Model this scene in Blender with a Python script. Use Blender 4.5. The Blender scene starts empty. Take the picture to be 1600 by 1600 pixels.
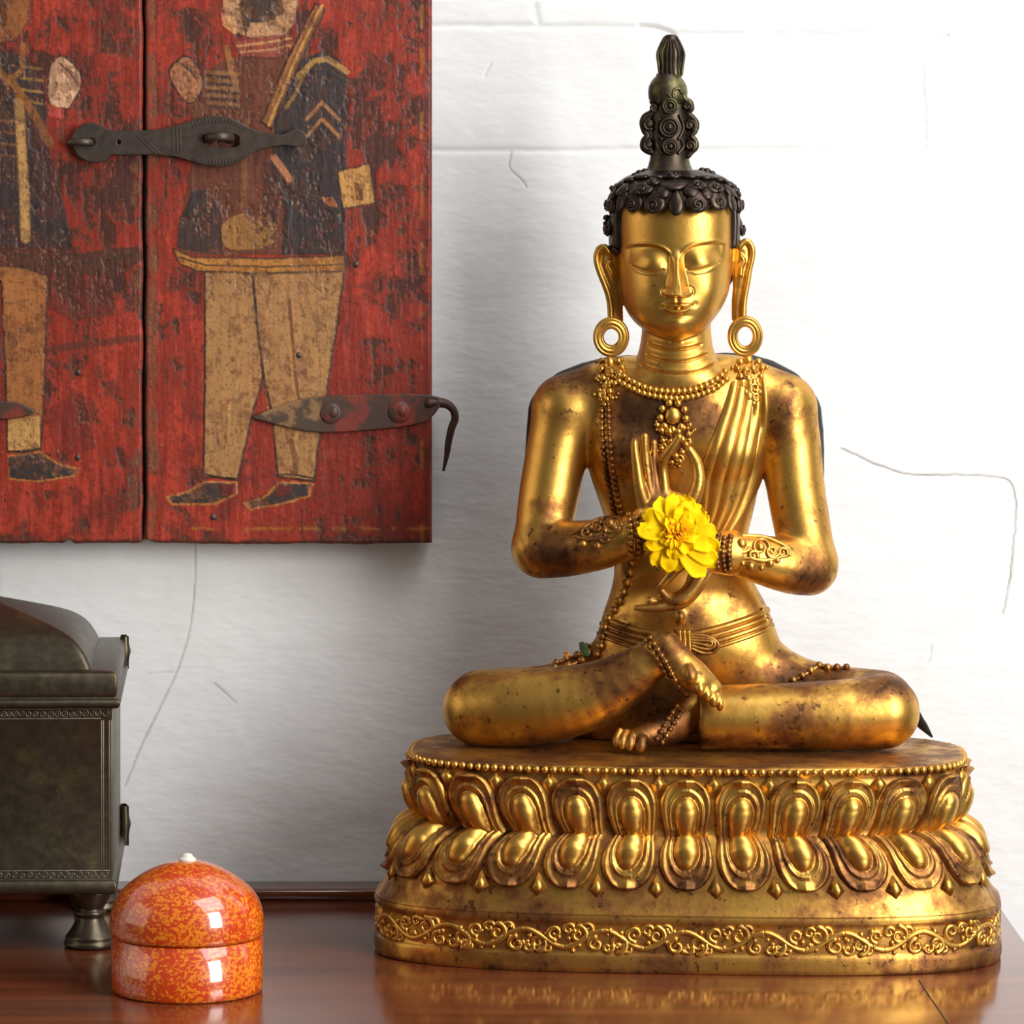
import bpy, math, random
import numpy as np
from mathutils import Vector
from mathutils.bvhtree import BVHTree

random.seed(7)
rng = np.random.default_rng(7)
COL = bpy.context.scene.collection

# ------------------------------------------------------------------ units
# Everything is designed in "units" of 0.4 mm; X right, Y into the room, Z up from the table top.
S = 0.0004
D = 7500.0            # camera distance to the statue's axis
XC, Y0, YT = 620.0, 80.0, 1481.0
CZ = YT - Y0          # camera height over the table top (units)
ZT = 0.76             # table height (m)
TY = 0.082            # turn of the statue
XS = 1073.0 - XC      # statue axis
YW = 500.0            # wall plane


def P(px, py, y=0.0):
    k = (D + y) / D
    return np.array([(px - XC) * k, y, (Y0 - py) * k + CZ])


def Q(px, py, yl=0.0):
    return P(px, py, yl - TY * (px - 1073.0))


def pix(V):
    V = np.asarray(V, float)
    k = (D + V[:, 1]) / D
    return V[:, 0] / k + XC, Y0 - (V[:, 2] - CZ) / k


# ------------------------------------------------------------------ mesh building
class MB:
    def __init__(self):
        self.v, self.f, self.n = [], [], 0

    def add(self, v, f):
        v = np.asarray(v, float).reshape(-1, 3)
        for q in f:
            q = np.asarray(q, np.int64)
            if q.size:
                self.f.append(q + self.n)
        self.v.append(v)
        self.n += len(v)
        return self

    def grid(self, V, closed_u=False, closed_v=False, flip=False):
        nu, nv = V.shape[:2]
        I = np.arange(nu * nv).reshape(nu, nv)
        if closed_u:
            I = np.vstack([I, I[:1]])
        if closed_v:
            I = np.hstack([I, I[:, :1]])
        q = np.stack([I[:-1, :-1], I[1:, :-1], I[1:, 1:], I[:-1, 1:]], -1).reshape(-1, 4)
        if flip:
            q = q[:, ::-1]
        return self.add(V.reshape(-1, 3), [q])

    def box(self, lo, hi, b=0.0):
        lo, hi = np.array(lo, float), np.array(hi, float)
        if b <= 0:
            v = [(x, y, z) for z in (lo[2], hi[2]) for y in (lo[1], hi[1]) for x in (lo[0], hi[0])]
            return self.add(v, [[(0, 2, 3, 1), (4, 5, 7, 6), (0, 1, 5, 4), (2, 6, 7, 3), (0, 4, 6, 2), (1, 3, 7, 5)]])
        c, h = (lo + hi) / 2, (hi - lo) / 2
        bm_rings = []
        segs = 4
        prof = []
        for i in range(segs + 1):
            a = math.pi / 2 * i / segs
            prof.append((b * (1 - math.sin(a)), b * (1 - math.cos(a))))   # inset, drop
        rows = [(ins, -h[2] + dr) for ins, dr in prof] + [(ins, h[2] - dr) for ins, dr in prof[::-1]]
        for ins, z in rows:
            r = []
            rx, ry = h[0] - ins, h[1] - ins
            rc = max(b - ins, 0.02 * b)
            for cx, cy, a0 in ((1, 1, 0), (-1, 1, 90), (-1, -1, 180), (1, -1, 270)):
                for j in range(5):
                    a = math.radians(a0 + 90 * j / 4)
                    r.append((c[0] + cx * (rx - rc) + rc * math.cos(a), c[1] + cy * (ry - rc) + rc * math.sin(a), c[2] + z))
            bm_rings.append(r)
        R = np.array(bm_rings)
        self.grid(R, closed_v=True, flip=True)
        n = self.n
        m = R.shape[1]
        self.f.append(np.array([list(range(n - len(R) * m, n - len(R) * m + m))[::-1]]))
        self.f.append(np.array([list(range(n - m, n))]))
        return self

    def sphere(self, c, r, seg=10, rings=6, sc=(1, 1, 1)):
        th = np.linspace(0, math.pi, rings + 1)
        ph = np.linspace(0, 2 * math.pi, seg, endpoint=False)
        V = np.stack([np.sin(th)[:, None] * np.cos(ph), np.sin(th)[:, None] * np.sin(ph), np.cos(th)[:, None] * np.ones(seg)], -1)
        V = V * (r * np.array(sc)) + np.asarray(c)
        return self.grid(V, closed_v=True)

    def tube(self, pts, rad, n=8, closed=False, up=None, flat=1.0):
        p = np.asarray(pts, float)
        m = len(p)
        rad = np.broadcast_to(np.asarray(rad, float), (m,))
        if closed:
            t = np.roll(p, -1, 0) - np.roll(p, 1, 0)
        else:
            t = np.gradient(p, axis=0)
        t /= np.linalg.norm(t, axis=1)[:, None] + 1e-9
        if up is None:
            u = np.zeros_like(p)
            ref = np.array([0, 0, 1.0]) if abs(t[0][2]) < 0.9 else np.array([1.0, 0, 0])
            prev = ref - t[0] * ref.dot(t[0])
            for i in range(m):
                prev = prev - t[i] * prev.dot(t[i])
                prev /= np.linalg.norm(prev) + 1e-9
                u[i] = prev
        else:
            u = np.broadcast_to(np.asarray(up, float), p.shape).copy()
            u -= t * (u * t).sum(1)[:, None]
            u /= np.linalg.norm(u, axis=1)[:, None] + 1e-9
        w = np.cross(t, u)
        a = np.linspace(0, 2 * math.pi, n, endpoint=False)
        V = p[:, None] + rad[:, None, None] * (np.cos(a)[None, :, None] * u[:, None] * flat + np.sin(a)[None, :, None] * w[:, None])
        if closed:
            return self.grid(V, closed_u=True, closed_v=True)
        c0 = p[:1][:, None].repeat(n, 1) - t[0] * rad[0] * 0.5
        c1 = p[-1:][:, None].repeat(n, 1) + t[-1] * rad[-1] * 0.5
        V = np.concatenate([c0 * 1.0, c0 + (V[:1] - p[:1][:, None]) * 0.75, V, c1 + (V[-1:] - p[-1:][:, None]) * 0.75, c1], 0)
        return self.grid(V, closed_v=True)

    def lathe(self, prof, c=(0, 0, 0), seg=48):
        a = np.linspace(0, 2 * math.pi, seg, endpoint=False)
        pr = np.asarray(prof, float)
        V = np.stack([pr[:, :1] * np.cos(a), pr[:, :1] * np.sin(a), pr[:, 1:2] * np.ones(seg)], -1) + np.asarray(c)
        return self.grid(V, closed_v=True, flip=True)

    def V(self):
        return np.concatenate(self.v)

    def tri_lists(self):
        return [tuple(r) for q in self.f for r in q.tolist()]


def origin_of(root):
    return np.array(root['_o']) if root is not None and '_o' in root else np.zeros(3)


def build(name, mb, mat, parent=None, root=None, smooth=True, attrs=None, col=None):
    """one mesh object; vertices relative to the root thing's base point"""
    v = mb.V()
    o = ORIG.get(root.name if root else '', np.array([0, 0, 0.0]))
    me = bpy.data.meshes.new(name)
    vv = (v - o) * S
    if root is None:
        vv[:, 2] += ZT
    tot = np.concatenate([np.full(len(q), q.shape[1]) for q in mb.f])
    loops = np.concatenate([q.ravel() for q in mb.f])
    me.vertices.add(len(vv)); me.vertices.foreach_set('co', vv.astype(np.float32).ravel())
    me.loops.add(len(loops)); me.loops.foreach_set('vertex_index', loops.astype(np.int32))
    me.polygons.add(len(tot))
    st = np.concatenate([[0], np.cumsum(tot)[:-1]])
    me.polygons.foreach_set('loop_start', st.astype(np.int32))
    me.polygons.foreach_set('loop_total', tot.astype(np.int32))
    me.update(calc_edges=True)
    me.validate()
    if smooth:
        me.polygons.foreach_set('use_smooth', np.ones(len(me.polygons), bool))
    for k, a in (attrs or {}).items():
        at = me.attributes.new(k, 'FLOAT', 'POINT')
        at.data.foreach_set('value', np.asarray(a, np.float32))
    if col is not None:
        at = me.color_attributes.new('paint', 'FLOAT_COLOR', 'POINT')
        at.data.foreach_set('color', np.asarray(col, np.float32).ravel())
    if mat:
        me.materials.append(mat)
    ob = bpy.data.objects.new(name, me)
    COL.objects.link(ob)
    p = parent if parent is not None else root
    if p is not None:
        ob.parent = p
    return ob


ORIG = {}


def thing(name, label, cat, base, group=None):
    o = bpy.data.objects.new(name, None)
    COL.objects.link(o)
    o.empty_display_size = 0.02
    o.location = (base[0] * S, base[1] * S, base[2] * S + ZT)
    o['label'] = label
    o['category'] = cat
    if group:
        o['group'] = group
    ORIG[o.name] = np.asarray(base, float)
    return o


def smooth01(a, b, x):
    t = np.clip((x - a) / (b - a), 0, 1)
    return t * t * (3 - 2 * t)


def resample(pts, n):
    p = np.asarray(pts, float)
    d = np.concatenate([[0], np.cumsum(np.linalg.norm(np.diff(p, axis=0), axis=1))])
    s = np.linspace(0, d[-1], n)
    return np.stack([np.interp(s, d, p[:, i]) for i in range(p.shape[1])], -1)


def spline(pts, n):
    """Catmull-Rom through points, n samples"""
    p = np.asarray(pts, float)
    if len(p) < 3:
        return resample(p, n)
    q = np.vstack([2 * p[0] - p[1], p, 2 * p[-1] - p[-2]])
    out = []
    m = 12
    for i in range(len(p) - 1):
        a, b, c, d = q[i:i + 4]
        t = np.linspace(0, 1, m, endpoint=False)[:, None]
        out.append(0.5 * (2 * b + (c - a) * t + (2 * a - 5 * b + 4 * c - d) * t ** 2 + (3 * b - a - 3 * c + d) * t ** 3))
    out.append(p[-1:])
    return resample(np.vstack(out), n)


def length(pts):
    return np.linalg.norm(np.diff(np.asarray(pts, float), axis=0), axis=1).sum()


# ------------------------------------------------------------------ implicit modelling
class Vox:
    def __init__(self, lo, hi, h):
        self.h = h
        self.lo = np.asarray(lo, float)
        n = np.ceil((np.asarray(hi) - self.lo) / h).astype(int) + 1
        self.ax = [self.lo[i] + h * np.arange(n[i]) for i in range(3)]
        self.F = np.full(n, 200.0, np.float32)

    def win(self, lo, hi):
        sl = []
        for i in range(3):
            a = int(np.clip(np.searchsorted(self.ax[i], lo[i]), 0, len(self.ax[i])))
            b = int(np.clip(np.searchsorted(self.ax[i], hi[i]), 0, len(self.ax[i])))
            sl.append(slice(a, b))
        return tuple(sl)

    def xyz(self, sl):
        return (self.ax[0][sl[0]][:, None, None].astype(np.float32), self.ax[1][sl[1]][None, :, None].astype(np.float32),
                self.ax[2][sl[2]][None, None, :].astype(np.float32))

    def put(self, fn, lo, hi, k=8.0, mode='add'):
        sl = self.win(np.asarray(lo) - k - 4, np.asarray(hi) + k + 4)
        if any(s.stop <= s.start for s in sl):
            return
        d = fn(*self.xyz(sl)).astype(np.float32)
        a = self.F[sl]
        if mode == 'sub':
            d = -d
            h = np.clip(0.5 + 0.5 * (d - a) / k, 0, 1)
            self.F[sl] = a * (1 - h) + d * h + k * h * (1 - h)
        else:
            h = np.clip(0.5 + 0.5 * (d - a) / k, 0, 1)
            self.F[sl] = d * (1 - h) + a * h - k * h * (1 - h)

    def chain(self, pts, rad, k=8.0, sc=(1, 1, 1), mode='add', ki=None):
        p = np.asarray(pts, float)
        r = np.broadcast_to(np.asarray(rad, float), (len(p),))
        if ki:
            q4 = spline(np.column_stack([p, r]), ki)
            p, r = q4[:, :3], q4[:, 3]
            ki = None
        sc = np.asarray(sc, float)
        R = r.max() / sc.min()

        def fn(X, Y, Z):
            best = None
            for i in range(len(p) - 1):
                a, b = p[i], p[i + 1]
                ba = (b - a) * sc
                L2 = max(ba.dot(ba), 1e-6)
                dx, dy, dz = (X - a[0]) * sc[0], (Y - a[1]) * sc[1], (Z - a[2]) * sc[2]
                t = np.clip((dx * ba[0] + dy * ba[1] + dz * ba[2]) / L2, 0, 1)
                d = np.sqrt((dx - t * ba[0]) ** 2 + (dy - t * ba[1]) ** 2 + (dz - t * ba[2]) ** 2) - (r[i] + (r[i + 1] - r[i]) * t)
                if best is None:
                    best = d
                elif ki:
                    h = np.clip(0.5 + 0.5 * (d - best) / ki, 0, 1)
                    best = d * (1 - h) + best * h - ki * h * (1 - h)
                else:
                    best = np.minimum(best, d)
            return best
        self.put(fn, p.min(0) - R, p.max(0) + R, k, mode)

    def ell(self, c, r, k=8.0, mode='add'):
        c, r = np.asarray(c, float), np.asarray(r, float)

        def fn(X, Y, Z):
            x, y, z = (X - c[0]), (Y - c[1]), (Z - c[2])
            k0 = np.sqrt((x / r[0]) ** 2 + (y / r[1]) ** 2 + (z / r[2]) ** 2)
            k1 = np.sqrt((x / r[0] ** 2) ** 2 + (y / r[1] ** 2) ** 2 + (z / r[2] ** 2) ** 2)
            return k0 * (k0 - 1) / (k1 + 1e-6)
        self.put(fn, c - r, c + r, k, mode)

    def loft(self, rows, n=2.3, k=10.0, sm=6.0):
        """rows: (py, xl, xr, yfront, yback) in photo rows / columns with statue-local depth"""
        R = []
        for py, xl, xr, yf, yb in rows:
            yc = (yf + yb) / 2
            a, b = Q(xl, py, yc), Q(xr, py, yc)
            R.append(((a[2] + b[2]) / 2, a[0], b[0], yf, yb))
        R = np.array(sorted(R))
        z0_, z1_ = R[0, 0], R[-1, 0]
        zz = np.arange(z0_ - 30, z1_ + 30.5, 1.0)
        cols = [zz]
        ker = np.exp(-0.5 * (np.arange(-25, 26) / sm) ** 2); ker /= ker.sum()
        for i in range(1, 5):
            v = np.interp(zz, R[:, 0], R[:, i])
            v = np.where(zz < z0_, 2 * R[0, i] - np.interp(2 * z0_ - zz, R[:, 0], R[:, i]), v)
            v = np.where(zz > z1_, 2 * R[-1, i] - np.interp(2 * z1_ - zz, R[:, 0], R[:, i]), v)
            v = np.convolve(np.pad(v, 25, mode='edge'), ker, 'valid')
            cols.append(v)
        keep = (zz >= z0_ - .5) & (zz <= z1_ + .5)
        R = np.stack(cols, -1)[keep]
        zs = R[:, 0]

        def fn(X, Y, Z):
            zc = np.clip(Z, zs[0], zs[-1])
            xl, xr, yf, yb = [np.interp(zc.ravel(), zs, R[:, i]).reshape(zc.shape).astype(np.float32) for i in (1, 2, 3, 4)]
            yl = Y + TY * (X - XS)
            w, d = (xr - xl) / 2, (yb - yf) / 2
            ux = np.abs(X - (xl + xr) / 2) / w
            uy = np.abs(yl - (yf + yb) / 2) / d
            f = ((ux ** n + uy ** n) ** (1.0 / n) - 1) * np.minimum(w, d)
            o = np.maximum(Z - zs[-1], zs[0] - Z)
            return np.maximum(f, o + 0 * f)
        lo = (R[:, 1].min(), R[:, 3].min() - 70, zs[0])
        hi = (R[:, 2].max(), R[:, 4].max() + 70, zs[-1])
        self.put(fn, lo, hi, k)

    def mesh(self, relax=1):
        F = self.F
        s = F < 0
        nx, ny, nz = F.shape
        cnt = np.zeros((nx - 1, ny - 1, nz - 1), np.int8)
        for i in (0, 1):
            for j in (0, 1):
                for k in (0, 1):
                    cnt += s[i:nx - 1 + i, j:ny - 1 + j, k:nz - 1 + k]
        act = (cnt > 0) & (cnt < 8)
        cells = np.argwhere(act)
        idx = np.full(act.shape, -1, np.int32)
        idx[act] = np.arange(len(cells))
        acc = np.zeros((len(cells), 3)); num = np.zeros(len(cells))
        ci, cj, ck = cells.T
        cor = [(a, b, c) for a in (0, 1) for b in (0, 1) for c in (0, 1)]
        val = {c: F[ci + c[0], cj + c[1], ck + c[2]].astype(float) for c in cor}
        for a in cor:
            for ax in range(3):
                if a[ax] == 0:
                    b = list(a); b[ax] = 1; b = tuple(b)
                    va, vb = val[a], val[b]
                    m = (va < 0) != (vb < 0)
                    t = va[m] / (va[m] - vb[m])
                    pt = np.tile(np.array(a, float), (m.sum(), 1)); pt[:, ax] = t
                    acc[m] += pt; num[m] += 1
        V = self.lo + self.h * (cells + acc / num[:, None])
        quads = []
        for ax in range(3):
            o1, o2 = [(1, 2), (2, 0), (0, 1)][ax]
            sh = [slice(None)] * 3
            a0 = list(sh); a1 = list(sh)
            a0[ax] = slice(0, -1); a1[ax] = slice(1, None)
            for q in (o1, o2):
                a0[q] = slice(1, -1); a1[q] = slice(1, -1)
            s0, s1 = s[tuple(a0)], s[tuple(a1)]
            for inside in (True, False):
                e = np.argwhere((s0 == inside) & (s1 != inside))
                if not len(e):
                    continue
                g = e.copy(); g[:, o1] += 1; g[:, o2] += 1    # grid index of edge start
                def cell(d1, d2):
                    c = g.copy(); c[:, o1] -= d1; c[:, o2] -= d2
                    return idx[c[:, 0], c[:, 1], c[:, 2]]
                q = np.stack([cell(1, 1), cell(0, 1), cell(0, 0), cell(1, 0)], -1)
                if not inside:
                    q = q[:, ::-1]
                quads.append(q)
        q = np.vstack(quads)
        q = q[(q >= 0).all(1)]
        c = V.mean(0)
        vol = ((V[q[:, 0]] - c) * np.cross(V[q[:, 1]] - c, V[q[:, 2]] - c)).sum()
        if vol < 0:
            q = q[:, ::-1]
        for _ in range(relax):
            V = laplace(V, q, 0.5)
            V = laplace(V, q, -0.5)
        return V, q


def laplace(V, q, lam):
    acc = np.zeros_like(V); num = np.zeros(len(V))
    for a, b in ((0, 1), (1, 2), (2, 3), (3, 0)):
        for i, j in ((a, b), (b, a)):
            for c in range(3):
                acc[:, c] += np.bincount(q[:, i], V[q[:, j], c], len(V))
            num += np.bincount(q[:, i], minlength=len(V))
    return V + lam * (acc / np.maximum(num, 1)[:, None] - V)


def vnormals(V, q):
    n = np.cross(V[q[:, 2]] - V[q[:, 0]], V[q[:, 3]] - V[q[:, 1]])
    N = np.zeros_like(V)
    for i in range(4):
        for c in range(3):
            N[:, c] += np.bincount(q[:, i], n[:, c], len(V))
    return N / (np.linalg.norm(N, axis=1)[:, None] + 1e-9)


class Surf:
    """finds the statue surface seen at a photo row / column, to seat ornaments on it"""
    def __init__(self, V, q):
        self.b = BVHTree.FromPolygons(V.tolist(), q.tolist())
        self.cam = Vector((0, -D, CZ))

    def hit(self, px, py):
        p = P(px, py, 0)
        d = (Vector(p) - self.cam).normalized()
        loc, nor, i, t = self.b.ray_cast(self.cam, d)
        if loc is None:
            loc, nor, i, t = self.b.find_nearest(Vector(Q(px, py, 60)))
        n = np.array(nor)
        if n[1] > 0.3:
            n = -n
        return np.array(loc), n

    def path(self, pts, lift=0.0):
        o, N = [], []
        for a in pts:
            p, n = self.hit(a[0], a[1])
            o.append(p + n * lift); N.append(n)
        return np.array(o), np.array(N)


def dist_poly(px, py, pts):
    """distance of points to a polyline, and position along it 0..1"""
    p = np.asarray(pts, float)
    best = np.full(px.shape, 1e9); tt = np.zeros(px.shape)
    L = np.concatenate([[0], np.cumsum(np.linalg.norm(np.diff(p, axis=0), axis=1))])
    for i in range(len(p) - 1):
        a, b = p[i], p[i + 1]
        ba = b - a
        l2 = ba.dot(ba) + 1e-9
        t = np.clip(((px - a[0]) * ba[0] + (py - a[1]) * ba[1]) / l2, 0, 1)
        d = np.hypot(px - a[0] - t * ba[0], py - a[1] - t * ba[1])
        m = d < best
        best = np.where(m, d, best)
        tt = np.where(m, (L[i] + t * math.sqrt(l2)) / L[-1], tt)
    return best, tt


def in_poly(px, py, poly):
    p = np.asarray(poly, float)
    ins = np.zeros(px.shape, bool)
    j = len(p) - 1
    for i in range(len(p)):
        xi, yi = p[i]; xj, yj = p[j]
        c = ((yi > py) != (yj > py)) & (px < (xj - xi) * (py - yi) / (yj - yi + 1e-12) + xi)
        ins ^= c
        j = i
    return ins


def vnoise(x, y, scale, seed=0, octs=4, rough=0.55):
    """value noise"""
    out = np.zeros(np.broadcast(x, y).shape); amp = 1.0; tot = 0
    for o in range(octs):
        r = np.random.default_rng(seed * 31 + o)
        T = r.random((257, 257))
        u = np.asarray(x) / scale * 2 ** o + 37.1 * o; v = np.asarray(y) / scale * 2 ** o + 11.7 * o
        iu, iv = np.floor(u).astype(int), np.floor(v).astype(int)
        fu, fv = u - iu, v - iv
        fu, fv = fu * fu * (3 - 2 * fu), fv * fv * (3 - 2 * fv)
        a, b = iu % 256, iv % 256
        n = (T[a, b] * (1 - fu) + T[a + 1, b] * fu) * (1 - fv) + (T[a, b + 1] * (1 - fu) + T[a + 1, b + 1] * fu) * fv
        out = out + amp * n; tot += amp; amp *= rough
    return out / tot


# ------------------------------------------------------------------ materials
def srgb(r, g, b):
    c = np.array([r, g, b], float) / 255
    return tuple(np.where(c <= 0.04045, c / 12.92, ((c + 0.055) / 1.055) ** 2.4))


def mat_new(name):
    m = bpy.data.materials.new(name)
    m.use_nodes = True
    nt = m.node_tree
    b = nt.nodes['Principled BSDF']
    return m, nt, b


class NT:
    def __init__(self, nt):
        self.nt = nt; self.L = nt.links

    def n(self, t, **kw):
        x = self.nt.nodes.new(t)
        for k, v in kw.items():
            setattr(x, k, v)
        return x

    def obj(self):
        if not hasattr(self, '_tc'):
            self._tc = self.n('ShaderNodeTexCoord')
        return self._tc.outputs['Object']

    def mapped(self, scale=(1, 1, 1), loc=(0, 0, 0), rot=(0, 0, 0)):
        m = self.n('ShaderNodeMapping')
        m.inputs['Scale'].default_value = scale
        m.inputs['Location'].default_value = loc
        m.inputs['Rotation'].default_value = rot
        self.L.new(self.obj(), m.inputs['Vector'])
        return m.outputs[0]

    def noise(self, scale, detail=4, rough=0.55, vec=None, dist=0.0):
        x = self.n('ShaderNodeTexNoise')
        x.inputs['Scale'].default_value = scale
        x.inputs['Detail'].default_value = detail
        x.inputs['Roughness'].default_value = rough
        x.inputs['Distortion'].default_value = dist
        self.L.new(vec if vec is not None else self.obj(), x.inputs['Vector'])
        return x.outputs['Fac']

    def math(self, op, a, b=None, clamp=False):
        x = self.n('ShaderNodeMath', operation=op)
        x.use_clamp = clamp
        for i, v in enumerate((a, b)):
            if v is None:
                continue
            if isinstance(v, (int, float)):
                x.inputs[i].default_value = v
            else:
                self.L.new(v, x.inputs[i])
        return x.outputs[0]

    def ramp(self, fac, stops):
        x = self.n('ShaderNodeValToRGB')
        e = x.color_ramp.elements
        while len(e) < len(stops):
            e.new(0.5)
        for i, (p, c) in enumerate(stops):
            e[i].position = p
            e[i].color = (*c[:3], 1) if not isinstance(c, (int, float)) else (c, c, c, 1)
        self.L.new(fac, x.inputs[0])
        return x.outputs[0]

    def mix(self, fac, a, b):
        x = self.n('ShaderNodeMix', data_type='RGBA')
        for v, s in ((fac, x.inputs[0]), (a, x.inputs[6]), (b, x.inputs[7])):
            if isinstance(v, (int, float)):
                s.default_value = v
            elif isinstance(v, tuple):
                s.default_value = (*v[:3], 1)
            else:
                self.L.new(v, s)
        return x.outputs[2]

    def step(self, v, a, b, lo=0.0, hi=1.0):
        x = self.n('ShaderNodeMapRange', interpolation_type='SMOOTHSTEP')
        x.inputs[1].default_value = a; x.inputs[2].default_value = b
        x.inputs[3].default_value = lo; x.inputs[4].default_value = hi
        self.L.new(v, x.inputs[0])
        return x.outputs[0]

    def attr(self, name):
        x = self.n('ShaderNodeAttribute', attribute_name=name)
        return x

    def bump(self, h, strength, dist, bsdf, prev=None):
        x = self.n('ShaderNodeBump')
        x.inputs['Strength'].default_value = strength
        x.inputs['Distance'].default_value = dist
        self.L.new(h, x.inputs['Height'])
        if prev is not None:
            self.L.new(prev, x.inputs['Normal'])
        if bsdf is not None:
            self.L.new(x.outputs[0], bsdf.inputs['Normal'])
        return x.outputs[0]


def gold(name, bias=0.0, bright=1.0, use_attr=False, seed=0.0):
    """gilt bronze: worn gilding over brown, speckled with dark oxide"""
    m, nt, b = mat_new(name)
    g = NT(nt)
    v = g.mapped(loc=(seed, seed * 1.7, 0))
    n1 = g.noise(17, 7, 0.62, v, 0.4)
    n2 = g.noise(75, 6, 0.68, v)
    n3 = g.noise(190, 4, 0.6, v)
    wear = g.math('ADD', g.math('MULTIPLY', n1, 0.62), g.math('MULTIPLY', n2, 0.38))
    if use_attr:
        a = g.attr('patina').outputs['Fac']
        wear = g.math('ADD', wear, g.math('MULTIPLY', a, 0.42))
    wear = g.math('ADD', wear, bias)
    brown = g.step(wear, 0.475, 0.625)
    dark = g.math('MULTIPLY', g.step(wear, 0.60, 0.71), 0.82)
    spots = g.math('MULTIPLY', g.step(g.math('ADD', n3, g.math('MULTIPLY', wear, 0.45)), 0.845, 0.93), 0.75)
    c_g = g.mix(n2, tuple(np.array((0.80, 0.47, 0.105)) * bright), tuple(np.array((0.56, 0.285, 0.055)) * bright))
    c = g.mix(brown, c_g, (0.27, 0.115, 0.038))
    c = g.mix(dark, c, (0.085, 0.042, 0.022))
    c = g.mix(spots, c, (0.06, 0.03, 0.018))
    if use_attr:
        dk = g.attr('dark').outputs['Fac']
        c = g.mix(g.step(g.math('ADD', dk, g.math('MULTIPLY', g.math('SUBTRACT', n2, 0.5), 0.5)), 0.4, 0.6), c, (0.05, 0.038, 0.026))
    nt.links.new(c, b.inputs['Base Color'])
    b.inputs['Metallic'].default_value = 1.0
    r = g.math('ADD', g.math('MULTIPLY', brown, 0.12), g.math('ADD', g.math('MULTIPLY', n2, 0.16), 0.315))
    nt.links.new(r, b.inputs['Roughness'])
    g.bump(g.math('ADD', n3, g.math('MULTIPLY', n2, 1.5)), 0.16, 0.0008, b)
    return m


def bronze(name, col=(0.05, 0.036, 0.027), green=0.35, rough=0.36, metal=0.85):
    m, nt, b = mat_new(name)
    g = NT(nt)
    n1 = g.noise(38, 6, 0.62)
    n2 = g.noise(160, 5, 0.6)
    c = g.mix(n2, tuple(np.array(col) * 0.7), tuple(np.array(col) * 1.5))
    if green > 0:
        c = g.mix(g.math('MULTIPLY', g.step(n1, 0.60 - green * 0.22, 0.70), min(1, green * 1.6)), c, (0.21, 0.20, 0.07))
    nt.links.new(c, b.inputs['Base Color'])
    b.inputs['Metallic'].default_value = metal
    nt.links.new(g.math('ADD', g.math('MULTIPLY', n2, 0.25), rough - 0.12), b.inputs['Roughness'])
    g.bump(n2, 0.18, 0.0006, b)
    return m
# ================================================================== camera and light
cam = bpy.data.cameras.new('camera')
cam.sensor_width = 36
cam.lens = 36 * D / 1600
cam.shift_x = (800 - XC) / 1600
cam.shift_y = (Y0 - 800) / 1600
cam.clip_end = 50
co = bpy.data.objects.new('camera', cam)
COL.objects.link(co)
co.location = (0, -D * S, CZ * S + ZT)
co.rotation_euler = (math.pi / 2, 0, 0)
sc = bpy.context.scene
sc.camera = co
sc.view_settings.view_transform = 'Standard'
sc.view_settings.look = 'None'
sc.view_settings.exposure = -0.04
sc.view_settings.gamma = 1.0


def area(name, loc, target, size, power, col, size_y=None):
    l = bpy.data.lights.new(name, 'AREA')
    l.shape = 'RECTANGLE'
    l.size = size
    l.size_y = size_y or size
    l.energy = power
    l.color = col
    o = bpy.data.objects.new(name, l)
    COL.objects.link(o)
    o.location = loc
    d = Vector(target) - Vector(loc)
    o.rotation_euler = d.to_track_quat('-Z', 'Y').to_euler()
    return o


# a tall window to the right and in front, skylight from the upper right, a dim window to the left
area('right_window_light', (1.15, -1.30, 1.45), (0.12, 0.0, 1.0), 0.62, 34, (1.0, 0.985, 0.96), 1.1)
area('skylight', (1.0, -0.8, 2.75), (0.05, 0.1, 0.95), 1.3, 29, (0.97, 0.985, 1.0), 1.3)
area('left_window_light', (-1.75, -0.25, 1.45), (0.05, 0.0, 0.95), 1.5, 7.0, (1.0, 0.85, 0.70), 1.2)
w = bpy.data.worlds.new('room_daylight')
w.use_nodes = True
g = NT(w.node_tree)
tc = g.n('ShaderNodeTexCoord')
sp = g.n('ShaderNodeSeparateXYZ')
g.L.new(tc.outputs['Generated'], sp.inputs[0])
colr = g.ramp(g.math('ADD', g.math('MULTIPLY', sp.outputs[2], 0.5), 0.5),
              [(0.0, (0.10, 0.085, 0.075)), (0.42, (0.22, 0.19, 0.17)), (0.62, (0.62, 0.62, 0.62)), (1.0, (0.95, 0.96, 1.0))])
bg = w.node_tree.nodes['Background']
g.L.new(colr, bg.inputs[0])
bg.inputs[1].default_value = 0.20
sc.world = w

# ================================================================== wall
m, nt, b = mat_new('white_painted_brick')
g = NT(nt)
n1 = g.noise(9, 6, 0.6)
n2 = g.noise(1.0, 6, 0.7, g.mapped((45, 45, 130)))
n3 = g.noise(330, 3, 0.55)
gr = g.attr('crack').outputs['Fac']
c = g.mix(g.step(n1, 0.35, 0.75), (0.86, 0.86, 0.855), (0.80, 0.795, 0.785))
c = g.mix(g.math('MULTIPLY', g.step(n3, 0.70, 0.80), 0.25), c, (0.55, 0.54, 0.52))
c = g.mix(gr, c, (0.36, 0.33, 0.30))
nt.links.new(c, b.inputs['Base Color'])
b.inputs['Roughness'].default_value = 0.62
h = g.math('ADD', g.math('MULTIPLY', n2, 0.8), g.math('MULTIPLY', g.step(n3, 0.62, 0.85), 0.5))
h = g.math('ADD', h, g.math('MULTIPLY', n1, 0.8))
g.bump(h, 0.28, 0.0008, b)
M_wall = m

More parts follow.
